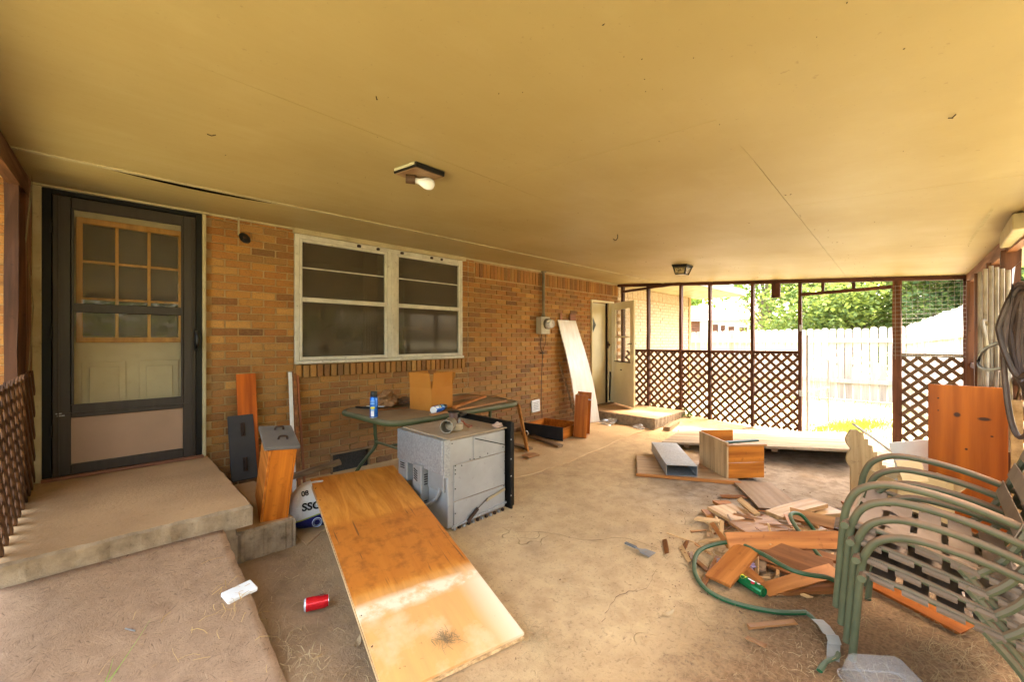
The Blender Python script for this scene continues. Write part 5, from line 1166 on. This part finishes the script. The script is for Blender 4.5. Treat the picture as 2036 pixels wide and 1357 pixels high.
# green soda can, purple wrappers
gc = thing('soda_can', 'tall green lemon lime can on the dirt before the scrap pile', 'can', (2.62, .80, .03), (0, 90, -113))
def greenfn(t, sx, v):
    n1 = noise(t, v, 30, 2); c = mixrgb(t, mrange(t, sx.outputs['Z'], .008, .0065), (.008, .15, .045), (.6, .6, .6)); return mixrgb(t, mrange(t, n1, .6, .64, 0, .35), c, (.10, .36, .12))
MB().lathe([(.024, 0), (.029, .008), (.029, .150), (.024, .158), (.024, .162), (.021, .162), (.020, .158), (.001, .158)], (0, 0, 0), 24).build('body', canmat('green_can_print', None, greenfn), gc, True)
def wrap(nm, zc, hz, ac, ha, m_, r=.0293):
    b = MB(); k = 18; cen = (r * math.cos(ac), r * math.sin(ac), zc); vs = [cen]
    for i in range(k):
        a = 2 * math.pi * i / k; th_ = ac + ha * math.cos(a); vs.append((r * math.cos(th_), r * math.sin(th_), zc + hz * math.sin(a)))
    b.add(vs, [(0, 1 + i, 1 + (i + 1) % k) for i in range(k)]); b.build(nm, m_, gc, recalc=False)
YP = mat('yellow_print', (.75, .68, .04), rough=.4)
for ac in (R(180), R(20)):
    wrap('lemon_print', .042, .017, ac, .85, YP); wrap('white_print', .088, .022, ac + .1, .22, WINK); wrap('red_print', .105, .012, ac + .5, .25, mat('red_print', (.5, .03, .05), rough=.4), .0295); wrap('white_print', .128, .008, ac - .2, .3, WINK, .0295)
VIO = mat('purple_wrapper', (.50, .42, .50), (.30, .18, .36), scale=12, rough=.35)
for k, (x, y, s_) in enumerate(((2.70, .90, .05), (2.80, .81, .06))): crumple('candy_wrapper', ('crumpled pale purple wrapper left of the green can', 'crumpled purple and white wrapper behind the green can')[k], 'wrapper', (x, y, s_ * .5), (s_, s_ * .8, s_ * .55), VIO, 40 + k, .9)

# ------------------------------------------------------------------ stacked patio chairs
X0, X1 = 2.30, 2.91
def build_chair():
    t = thing('patio_chair', '', 'chair', (2.6, 0, 0), (0, 0, 0), 'stack of green strap patio chairs')
    ox = 2.6
    for s_, x in ((-1, X0 - ox), (1, X1 - ox)):
        arm = smoothpath([(x + .035, .255, 0), (x + .025, .24, .20), (x + .012, .225, .40), (x, .205, .50), (x - .004, .165, .565), (x - .005, .09, .602), (x - .005, .0, .605), (x, -.11, .588), (x, -.22, .558), (x + .005, -.33, .515)], 5)
        MB().tube(arm, .0150, 10).build('arm_and_front_leg', GREEN, t, True)
        MB().tube(smoothpath([(x, .215, .412), (x, .10, .40), (x, -.05, .368), (x, -.20, .33), (x, -.30, .30)], 4), .012, 8).build('seat_rail', GREEN, t, True)
        MB().tube(smoothpath([(x, -.14, .30), (x, -.23, .40), (x, -.29, .53), (x, -.35, .70), (x, -.41, .88)], 4), .015, 8).build('back_post', GREEN, t, True)
        MB().tube(smoothpath([(x, -.12, .345), (x, -.22, .22), (x, -.28, .10), (x, -.31, .02)], 4), .016, 8).build('rear_leg', GREEN, t, True)
    MB().tube([(X0 - ox - .05, .215, .405), (X1 - ox + .02, .215, .405)], .015, 8).build('front_bar', GREEN, t, True)
    MB().tube(smoothpath([(X0 - ox, -.41, .88), (X0 - ox + .05, -.42, .915), (0, -.42, .925), (X1 - ox - .05, -.42, .915), (X1 - ox, -.41, .88)], 4), .017, 8).build('top_rail', GREEN, t, True)
    for k in range(5):       # seat straps wrapped round both rails
        y = .155 - k * .098; zr = .408 - .085 * (.2 - y) / .4; b = MB(); n = 10; vs = []; hw = .038
        for i in range(n + 1):
            f_ = i / n; x = X0 - ox - .018 + (X1 - X0 + .036) * f_; zz = zr + .0155 - .035 * math.sin(math.pi * f_)
            vs += [(x, y - hw, zz - .0075), (x, y + hw, zz + .0075)]
        for xe, sg in ((X0 - ox, -1), (X1 - ox, 1)):
            ring = [(xe + sg * .0165 * math.sin(a), .0165 * math.cos(a)) for a in (0, .8, 1.57, 2.4, 3.14, 3.9)]
            base = len(b.v); b.add([(rx, y + e * hw, zr + rz + e * .0075) for rx, rz in ring for e in (-1, 1)], [(2 * i, 2 * i + 1, 2 * i + 3, 2 * i + 2) for i in range(5)])
        b.add(vs, [(2 * i, 2 * i + 1, 2 * i + 3, 2 * i + 2) for i in range(n)]); b.build('seat_strap', STRAP, t, True, recalc=False)
    for k in range(2):
        x = X0 - ox + .19 + k * .22; b = MB(); vs = []
        for i in range(9):
            y = .215 - .5 * i / 8; zz = .408 - .085 * (.2 - y) / .4 - .012 - (.010 if i % 2 else -.008); vs += [(x - .036, y, zz), (x + .036, y, zz)]
        b.add(vs, [(2 * i, 2 * i + 1, 2 * i + 3, 2 * i + 2) for i in range(8)]); b.build('woven_strap', STRAP, t, True, recalc=False)
    for k in range(4):
        f_ = .25 + k * .2; y = -.225 - .175 * f_; zz = .42 + .44 * f_; b = MB(); b.box((0, y, zz), (X1 - X0 + .03, .004, .062), rotm(20)); b.build('back_strap', STRAP, t)
    return t
ch0 = build_chair()
CL = ['lowest chair of the green stack, its legs on the dirt', 'second chair from the bottom of the green stack', 'second chair from the top of the green stack', 'topmost green strap chair of the stack']
for i in range(4):
    c = ch0 if i == 0 else ch0.copy()
    if i:
        COL.objects.link(c)
        for p in list(ch0.children):
            q = p.copy(); COL.objects.link(q); q.parent = c
    c['label'] = CL[i]; c.location = (2.6 + .012 * i, .02 * i, .064 * i)

# ------------------------------------------------------------------ big panel, carton, hoses at the right
bp = thing('pine_panel', 'tall deep orange knotty pine panel standing behind the chairs', 'panel', (4.40, -.155, .0), (0, 0, 90 + 180))
MB().box((0, 0, .535), (.385, .022, 1.07), None, .002).build('board', W_DEEP, bp)
MB().box((.0, .02, 1.035), (.024, .022, .032), None, .002).build('peg', PW['brown'], bp)
# the panel faces the camera side (-x): flip local x so knots stand as in the photo
lean('pale_board', 'pale narrow board standing at the right edge of the pine panel', 'board', 4.31, -.385, .0, 4.31, -.375, 1.0, .02, .055, PW['pale'])
ct = thing('torn_carton', 'torn beige carton standing behind the chair arms', 'carton', (4.15, .14, 0), (0, 0, -52))
for c, sz, r_ in (((0, -.15, .23), (.34, .006, .46), None), ((-.17, 0, .21), (.006, .30, .42), None), ((.17, 0, .18), (.006, .30, .36), rotm(0, 6)), ((0, .15, .20), (.34, .006, .40), None)): MB().box(c, sz, r_).build('side', CARDD, ct)
MB().box((-.10, -.17, .50), (.16, .006, .14), rotm(-28)).build('flap', CARDD, ct); MB().box((.22, -.02, .38), (.12, .28, .006), rotm(0, -40)).build('flap', CARDD, ct)
crumple('x', None, None, (0, 0, .33), (.12, .10, .05), PLASTIC, 50, .9, 3, ct).name = 'bag_inside'
wbp = lean('white_board', 'blank white board leaning beside the torn carton', 'board', 4.55, .02, .0, 4.42, .05, .60, .24, .012, WHITEP); wbp.rotation_euler.z += R(-70)
va = thing('scalloped_trim', 'cream scalloped trim board propped behind the torn carton', 'trim', (4.55, .47, .02), (0, 0, -50))
poly = [(-.05, 0)] + [(-.05 - .035 * math.sin(math.pi * i / 8), .30 + .16 * i / 8) for i in range(9)] + [(-.05 - .04 * math.sin(math.pi * i / 8), .46 + .16 * i / 8) for i in range(1, 9)]
poly += [(.0, .62)] + [p for k in range(6) for p in ((.02 + k * .035, .60 - k * .055), (.05 + k * .035, .60 - k * .055))] + [(.22, .26), (.05, 0)]
MB().prism(poly, (0, 0, 0), (1, 0, 0), (0, 0, 1), .014).build('board', wood('cream_trim_board', (.48, .36, .20), (.36, .25, .13), 2, rnd=0), va)
MB().bar((.0, .03, .66), (.36, .0, .38), .05, .012).build('rail', WHITEP, va)

HB = mat('brown_rubber_hose', (.10, .065, .052), (.055, .036, .03), scale=5, rough=.4, rnd=.25, spots=.3, spotc=(.22, .17, .13))
hc = thing('hanging_hose', 'heavy coil of dark brown hose hanging from a strap on the side wall', 'hose coil', (3.50, SY(3.50) + .09, 0))
for k in range(10):
    r_ = random.Random(200 + k); w_ = .055 + .010 * (k % 5) + r_.uniform(0, .02); zt = 1.70 - .012 * (k % 4) + r_.uniform(-.01, .01); zb = 1.02 + r_.uniform(-.16, .2); dy = .012 * (k - 5); a = R(-35 + 12 * k); ca, sa = math.cos(a), math.sin(a)
    pts = []
    for (u_, z_) in ((0, zt), (.55, zt - .05), (1, zt - .2), (1.05, (zt + zb) / 2), (.8, zb + .12), (.1, zb), (-.7, zb + .10), (-1.02, (zt + zb) / 2), (-.95, zt - .2), (-.5, zt - .05)):
        q = u_ * w_ + r_.uniform(-.006, .006); pts.append((q * ca, dy * .6 + q * sa * .7, z_ + r_.uniform(-.01, .01)))
    MB().tube(smoothpath(pts, 5, True), .0135, 8, closed=True).build('loop', HB, hc, True)
st = MB(); st.add([(-.02, .06, 1.78), (.03, .045, 1.80), (.05, -.05, 1.92), (.0, -.05, 1.92), (-.03, .065, 1.60), (.0, .07, 1.58)], [(0, 1, 2, 3), (4, 5, 1, 0)]); st.build('strap', BLACK, hc, recalc=False)
HP = mat('pale_aged_hose', (.36, .30, .215), (.20, .155, .105), scale=7, rough=.5, spots=.3, rnd=.15)
ph = thing('pale_hose', 'bundle of pale aged hose hanging beside the dark hose coil', 'hose coil', (4.55, SY(4.55) + .09, 0))
for k in range(6):
    r_ = random.Random(300 + k); x = -.06 + k * .02; yq = .025 * k - .05; pts = [(x, yq, 1.93 - .015 * abs(k - 3) + 0), (x + .012, yq, 1.6), (x + r_.uniform(-.01, .01), yq, 1.3), (x + r_.uniform(-.015, .015), yq + r_.uniform(-.01, .01), .95), (x, yq, .62)]
    MB().tube(smoothpath(pts, 5), .012, 8).build('strand', HP, ph, True)
MB().tube(smoothpath([(.10, .02, 1.44), (.0, .05, 1.53), (-.09, .07, 1.52), (-.13, .06, 1.42), (-.09, .05, 1.3), (-.07, .05, 1.0), (-.02, .04, .9)], 5), .012, 8).build('loose_loop', HP, ph, True)
ck = thing('black_cable', 'stiff black cable loop sticking out from the hose coil', 'cable', (3.9, SY(3.9) + .08, 0))
MB().tube(smoothpath([(-.25, .02, 1.40), (.05, .05, 1.39), (.40, .10, 1.34), (.62, .12, 1.27), (.58, .12, 1.21), (.30, .09, 1.20), (-.05, .05, 1.235), (-.25, .03, 1.27)], 6), .010, 8).build('loop', BLACK, ck, True)
o = MB().box((4.20, SY(4.2) + .05, 2.10), (.70, .08, .10), None, .006).build('shutter_housing', TRIM); o.rotation_euler = (0, 0, 0); tag(o, 'cream boxed trim piece high on the side wall', 'trim box')
# clear plastic tubs
def tub(label, loc, rot, w_, d_, h, seed):
    t = thing('plastic_tub', label, 'container', loc, rot); n = 6
    b = MB(); lv = [(1.0, 0), (.98, .006), (.92, h * .5), (.86, h - .01), (.80, h), (.3, h + .001)]; vs = []
    for s_, z_ in lv: vs += [(x * s_, y * s_, z_ + .004 * mn.noise(Vector((x * 30, y * 30, seed)))) for x, y in rrect(w_, d_, .025, 4)]
    k = 20; b.add(vs, [(i * k + j, i * k + (j + 1) % k, (i + 1) * k + (j + 1) % k, (i + 1) * k + j) for i in range(len(lv) - 1) for j in range(k)] + [tuple(range((len(lv) - 1) * k, len(lv) * k))])
    b.build('shell', PLASTIC, t, True); MB().tube([(x, y, .003) for x, y in rrect(w_ + .012, d_ + .012, .03, 4)], .004, 5, closed=True).build('lip', PLASTIC, t, True); return t
tub('crumpled clear plastic tub upside down at the front chair legs', (2.20, .135, .0), (0, -6, 40), .20, .24, .10, 2)
tub('clear plastic tub on the dirt beneath the rear of the chairs', (3.12, -.17, .0), (0, 0, 15), .20, .17, .10, 4)

# ------------------------------------------------------------------ straw, twigs, leaves
def strawmesh(regions, m_, nm, label, green=False):
    b = MB()
    for (cx_, cy_, sx_, sy_, cnt, ln, zb, hz) in regions:
        for i in range(cnt):
            x = rng.gauss(cx_, sx_); y = rng.gauss(cy_, sy_); a = rng.uniform(0, 6.28); l_ = ln * rng.uniform(.3, 1.0); cv = rng.gauss(0, .45); w_ = rng.uniform(.0005, .0012)
            z_ = (zb(x, y) if callable(zb) else zb) + .003; pts = []
            for k in range(4):
                f_ = k / 3; pts.append(Vector((x + math.cos(a + cv * f_) * l_ * f_, y + math.sin(a + cv * f_) * l_ * f_, z_ + hz * math.sin(math.pi * f_) * rng.uniform(.2, 1))))
            vs = []
            for k, p in enumerate(pts):
                s_ = Vector((-math.sin(a + cv * k / 3), math.cos(a + cv * k / 3), 0)) * w_; vs += [p - s_, p + s_ + Vector((0, 0, w_))]
            b.add(vs, [(2 * k, 2 * k + 1, 2 * k + 3, 2 * k + 2) for k in range(3)])
    o = b.build(nm, m_, None, recalc=False); tag(o, label, nm.split('_')[0] if not green else 'grass', kind='stuff'); return o
def rampz(x, y): return max(.0, .296 - .29 * (2.905 - y) / 1.10) + .004 if (x < .52 and y > 1.8) else .002
strawmesh([(.60, 2.0, .07, .20, 120, .10, .004, .03), (.56, 2.30, .05, .10, 60, .09, .008, .04), (.72, 1.75, .10, .14, 90, .07, .003, .015), (1.45, 1.32, .05, .10, 160, .05, .004, .01), (1.36, 1.75, .05, .25, 200, .05, .004, .012),
           (2.30, .02, .35, .16, 700, .09, .004, .02), (2.65, -.10, .4, .12, 600, .10, .004, .02), (1.95, .30, .20, .14, 320, .07, .004, .012), (2.1, .70, .25, .2, 260, .05, .004, .010), (2.35, .62, .35, .30, 240, .05, .004, .01),
           (2.6, 1.1, .25, .25, 160, .05, .004, .01), (3.6, 3.3, .5, .3, 160, .06, .018, .01), (6.2, 2.9, .4, .2, 160, .07, .008, .015), (6.9, 2.6, .2, .6, 200, .06, .02, .015), (6.9, .4, .25, .4, 200, .08, .004, .02), (2.5, 2.2, 1.0, .7, 110, .04, .004, .006), (.9, 2.75, .12, .2, 120, .06, .004, .02)],
          STRAW, 'straw', 'dry straw and grass bits scattered over the dirt floor')
strawmesh([(.30, 2.25, .18, .18, 34, .12, rampz, .012), (.47, 2.36, .05, .05, 40, .08, rampz, .02)], mat('golden_straw', (.55, .34, .11), (.42, .24, .07), rough=.8), 'straw', 'golden straw stems strewn over the chipboard ramp')
b = MB()
for i in range(620):      # crumbs, bark and wood chips
    if rng.random() < .75: x, y = rng.gauss(3.2, .6), rng.gauss(.75, .4)
    else: x, y = rng.uniform(.9, 6.9), rng.uniform(.2, 4.3)
    if x < .95 and y > 2.9: continue
    s_ = rng.uniform(.002, .0065); z_ = .008 if y > 3.1 and 1.0 < x < 6.2 else .0
    b.box((x, y, z_ + s_ * .25), (s_ * rng.uniform(1, 2.4), s_, s_ * .5), rotm(rng.uniform(-20, 20), rng.uniform(-20, 20), rng.uniform(0, 180)))
tag(b.build('wood_chips', mat('dirt_crumbs', (.30, .19, .11), (.14, .08, .045), scale=3, rough=.95, world=True)), 'small chips and crumbs of bark scattered on the dirt floor', 'chips', kind='stuff')
wd = thing('green_weed', 'thin green grass blades rising beside the chipboard ramp', 'grass')
GB = leafmat('fresh_grass', (.16, .30, .04), (.24, .38, .08))
for i, (bx0, by0, tx, ty, tz) in enumerate(((-.10, 2.0, .135, 2.11, .33), (-.07, 2.02, .03, 2.06, .26), (-.12, 1.98, .06, 2.12, .21), (.0, 1.98, .10, 2.02, .16), (-.2, 2.02, -.1, 2.07, .2))):
    b = MB(); vs = []
    for k in range(6):
        f_ = k / 5; p = Vector((bx0 + (tx - bx0) * f_ + .02 * math.sin(f_ * 3), by0 + (ty - by0) * f_, .05 + (tz - .05) * f_ ** .8)); w_ = .0035 * (1 - f_) + .0004; vs += [p - Vector((w_, 0, 0)), p + Vector((w_, 0, w_))]
    b.add(vs, [(2 * k, 2 * k + 1, 2 * k + 3, 2 * k + 2) for k in range(5)]); b.build('blade', GB, wd, recalc=False)
for i, (x, y, lab) in enumerate(((.84, 1.86, 'curled pale dry leaf on the dirt left of the plywood'), (2.05, .95, 'small curled leaf near the hose on the dirt'))):
    b = MB(); vs = []
    for k in range(7):
        f_ = k / 6; w_ = .012 * math.sin(math.pi * f_) + .001; vs += [((f_ - .5) * .08, -w_, .004 + .014 * (f_ - .5) ** 2 * 4), ((f_ - .5) * .08, 0, .002 + .016 * (f_ - .5) ** 2 * 4), ((f_ - .5) * .08, w_, .008 + .014 * (f_ - .5) ** 2 * 4)]
    b.add(vs, [(3 * k + j, 3 * k + j + 1, 3 * k + j + 4, 3 * k + j + 3) for k in range(6) for j in range(2)]); o = b.build('dry_leaf', mat('pale_leaf', (.55, .40, .22), (.42, .28, .14), rough=.8), None, True, recalc=False, loc=(x, y, 0), rot=(0, 0, 50 - 70 * i)); tag(o, lab, 'leaf')

# ------------------------------------------------------------------ outside: fence, gate, neighbour, trees, weeds
FW = wood('silvery_fence_board', (.66, .64, .66), (.62, .60, .64), 2, rough=.9, rnd=.3, bmp=.3)
def fence(label, a, b_, h0, h1, n_):
    t = thing('plank_fence', label, 'fence'); a = Vector(a); b_ = Vector(b_); d = (b_ - a); L_ = d.length; u = d.normalized(); nn_ = Vector((-u.y, u.x, 0)); k = int(L_ / .148)
    for i in range(k):
        f_ = (i + .5) / k; h = h0 + (h1 - h0) * f_ + rng.uniform(-.02, .02); c = a + d * f_; w_ = .132 / 2
        poly = [(-w_, 0), (w_, 0), (w_, h - .035), (w_ - .03, h), (-w_ + .03, h), (-w_, h - .035)]
        ob_ = MB().prism(poly, c + nn_ * rng.uniform(-.006, .006), u, (0, 0, 1), .018).build('picket', FW, t)
    for z_ in (.4, 1.35): MB().bar(a + nn_ * -.05 + Vector((0, 0, z_)), b_ + nn_ * -.05 + Vector((0, 0, z_ + (h1 - h0) * .6)), .04, .09).build('rail', FW, t)
fence('pale plank privacy fence across the yard beyond the doorway', (12.5, 7.5, 0), (12.5, .45, 0), 1.62, 1.68, 0)
fence('taller pale plank fence run seen through the wire mesh', (12.45, .43, 0), (8.6, -.42, 0), 1.70, 1.95, 0)
gt = thing('chain_link_gate', 'narrow wire gate standing open just outside the doorway', 'gate', (7.55, 1.33, .02), (0, 0, -10))
b = MB()
for p, q in (((0, 0, 0), (0, 0, 1.2)), ((.75, 0, 0), (.75, 0, 1.08)), ((0, 0, 1.15), (.75, 0, 1.06)), ((0, 0, .05), (.75, 0, .05)), ((0, 0, .6), (.75, 0, .62))): b.tube([p, q], .012, 6)
b.build('frame', GALV, gt, True)
for k in range(9):
    MB().tube([(.08 * k, 0, .05), (min(.75, .08 * k + .3), 0, 1.06)], .0018, 4).build('wire', WIRE, gt); MB().tube([(.08 * k + .03, 0, 1.08), (min(.75, .08 * k + .33), 0, .05)], .0018, 4).build('wire', WIRE, gt)
MB().tube([(-.04, .0, -.1), (-.04, 0, 1.45)], .02, 8).build('hinge_post', GALV, gt, True)
nh = thing('neighbour_house', 'low white neighbouring house with brown shutters beyond the fence', 'house', (24, 8.5, 0))
NW = mat('white_siding', (.72, .70, .66), (.62, .60, .56), rough=.8)
MB().box((3, 2, 1.25), (6, 13, 2.5)).build('wall', NW, nh)
b = MB(); b.prism([(-.6, 2.45), (6.6, 2.45), (3.0, 3.55)], (0, -5, 0), (1, 0, 0), (0, 0, 1), -14); b.build('roof', mat('pale_shingle', (.55, .52, .48), (.45, .42, .39), scale=6, rough=.9), nh)
SH = wood('brown_shutter', (.20, .10, .075), (.13, .065, .05), 1, rough=.7)
for y, w_, z0, z1 in ((1.1, .6, 1.70, 2.44), (-.04, .26, 1.73, 2.23), (-.43, .2, 1.73, 2.17), (-.85, .27, 1.78, 2.1), (-1.43, .35, 1.79, 2.04), (-3.2, .5, 1.5, 2.3)):
    wo = MB().box((-.03, y, (z0 + z1) / 2), (.05, w_, z1 - z0)).build('window', SH, nh)
    for k in range(5): MB().box((-.065, y, z0 + (z1 - z0) * (k + .5) / 5), (.02, w_ - .04, (z1 - z0) / 7), rotm(0, 25)).build('shutter_slat', SH, wo)
BARK = mat('grey_bark', (.20, .15, .11), (.12, .09, .065), scale=5, stretch=(6, 6, 1), rough=.95, bmp=.6, bscale=12)
def tree(label, x, y, h, rad, cb_, n_, ls, m_, seed, trunk_r=.16, squash=.8, nlobe=14):
    r_ = random.Random(seed); t = thing('tree', label, 'tree', (x, y, 0)); tr = MB()
    tr.tube([(0, 0, -.1), (.05 * h * .1, .03, h * .25), (-.05, .05, h * .5), (.02, 0, h * .8)], [trunk_r, trunk_r * .8, trunk_r * .55, trunk_r * .2], 8)
    lobes = []
    for k in range(nlobe):
        a = r_.uniform(0, 6.28); rr = rad * math.sqrt(r_.random()) * .85; zz = cb_ + (h - cb_) * r_.uniform(.05, .95); kk = 1 - .55 * abs((zz - cb_) / (h - cb_) - .4); p = Vector((math.cos(a) * rr * kk, math.sin(a) * rr * kk, zz)); lobes.append((p, rad * r_.uniform(.25, .45)))
        tr.tube([(0, 0, max(.3, zz * .55)), p * .5 + Vector((0, 0, zz * .38)), p], [trunk_r * .4, trunk_r * .22, trunk_r * .06], 5)
    tr.build('trunk', BARK, t, True); cr = MB()
    for i in range(n_):
        p, lr = lobes[r_.randrange(nlobe)]; d = Vector((r_.gauss(0, 1), r_.gauss(0, 1), r_.gauss(0, 1) * squash)); d.normalize(); d *= lr * r_.random() ** .45
        c = p + d; e = Euler((r_.uniform(-.9, .9), r_.uniform(-.9, .9), r_.uniform(0, 6.28))).to_matrix(); s_ = ls * r_.uniform(.6, 1.3)
        cr.add([c + e @ Vector(q) * s_ for q in ((-.5, 0, 0), (0, -.32, .06), (.55, 0, 0), (0, .32, .06))], [(0, 1, 2, 3)])
    cr.build('crown', m_, t, recalc=False); return t
L1 = leafmat('bright_leaves', (.25, .31, .11), (.14, .20, .06)); L2 = leafmat('dark_leaves', (.07, .115, .05), (.12, .17, .07)); L3 = leafmat('pale_leaves', (.16, .23, .06), (.10, .16, .04))
tree('broad bright green tree filling the doorway above the fence', 18.5, 2.2, 4.3, 2.9, .5, 17000, .17, L1, 1, nlobe=46)
tree('second bright green tree partly behind the doorway post', 19.0, -.2, 4.6, 2.5, .5, 12000, .17, L1, 2, nlobe=34)
tree('loose pale tree left of the doorway with branches showing', 22.0, 5.6, 6.5, 2.6, 1.6, 5000, .19, L3, 3, .14, nlobe=26)
tree('dark green tree seen through the wire mesh', 17.0, -.9, 4.8, 2.0, .8, 9000, .16, L2, 4, nlobe=18)
tree('far pale tree showing above the neighbouring roof', 34.0, 15.5, 8.5, 3.5, 2.5, 2600, .4, L3, 5, nlobe=14)
tree('leafy yard tree mirrored in the window panes', 4.5, -9.5, 6.5, 3.0, .9, 6000, .3, L1, 6, nlobe=20)
tree('leafy yard tree mirrored in the storm door', -4.5, -8.0, 6.0, 3.0, .6, 6000, .3, L1, 7, nlobe=20)
hd = thing('hedge', 'leafy hedge added on the open yard side to keep bright ground out of the door glass', 'hedge', (1.0, -5.0, 0))  # added to screen the bright yard and horizon from the glass reflections
b = MB()
for i in range(12000):
    x = rng.uniform(-6, 7); zt = 2.9 + .4 * mn.noise(Vector((x * .9, 0, 2))); c = Vector((x, rng.gauss(0, .28), zt * rng.random() ** .7)); e = Euler((rng.uniform(-1, 1), rng.uniform(-1, 1), rng.uniform(0, 6.28))).to_matrix(); s_ = rng.uniform(.10, .2)
    b.add([c + e @ Vector(q) * s_ for q in ((-.5, 0, 0), (0, -.35, .05), (.55, 0, 0), (0, .35, .05))], [(0, 1, 2, 3)])
b.build('foliage', L1, hd, recalc=False)
for k in range(8): MB().tube([(-5 + k * 1.6, 0, -.05), (-5.1 + k * 1.6, .05, 1.5)], [.05, .02], 6).build('stem', BARK, hd)
b = MB()
for i in range(2600):
    if rng.random() < .6: x = rng.gauss(8.6, .5); y = 1.15 + (x - 7.9) * -.3 + rng.gauss(0, .18)
    else: x = rng.uniform(7.5, 12.3); y = rng.uniform(-.2, 4.5)
    if x < 7.42: continue
    a = rng.uniform(0, 6.28); s_ = rng.uniform(.02, .06); h = rng.uniform(.02, .12); b.add([(x, y, -.01), (x + math.cos(a) * s_ * .3, y + math.sin(a) * s_ * .3, -.01), (x + math.cos(a) * s_, y + math.sin(a) * s_, h)], [(0, 1, 2)])
tag(b.build('weeds', leafmat('yard_weeds', (.16, .24, .04), (.28, .30, .09)), recalc=False), 'low green weeds growing outside the doorway', 'weeds', kind='stuff')
pt = thing('ivy_sprig', 'small leafy plant at the corner of the far step', 'plant', (7.18, 3.02, .06))
b = MB()
for i in range(60):
    c = Vector((rng.gauss(0, .05), rng.gauss(0, .06), abs(rng.gauss(.05, .05)))); e = Euler((rng.uniform(-.8, .8), rng.uniform(-.8, .8), rng.uniform(0, 6))).to_matrix(); b.add([c + e @ Vector(q) * .04 for q in ((-.5, 0, 0), (0, -.4, 0), (.5, 0, 0), (0, .4, 0))], [(0, 1, 2, 3)])
b.build('leaves', L2, pt, recalc=False)
MB().tube([(0, 0, -.05), (.01, .01, .08)], .004, 5).build('stem', BARK, pt)
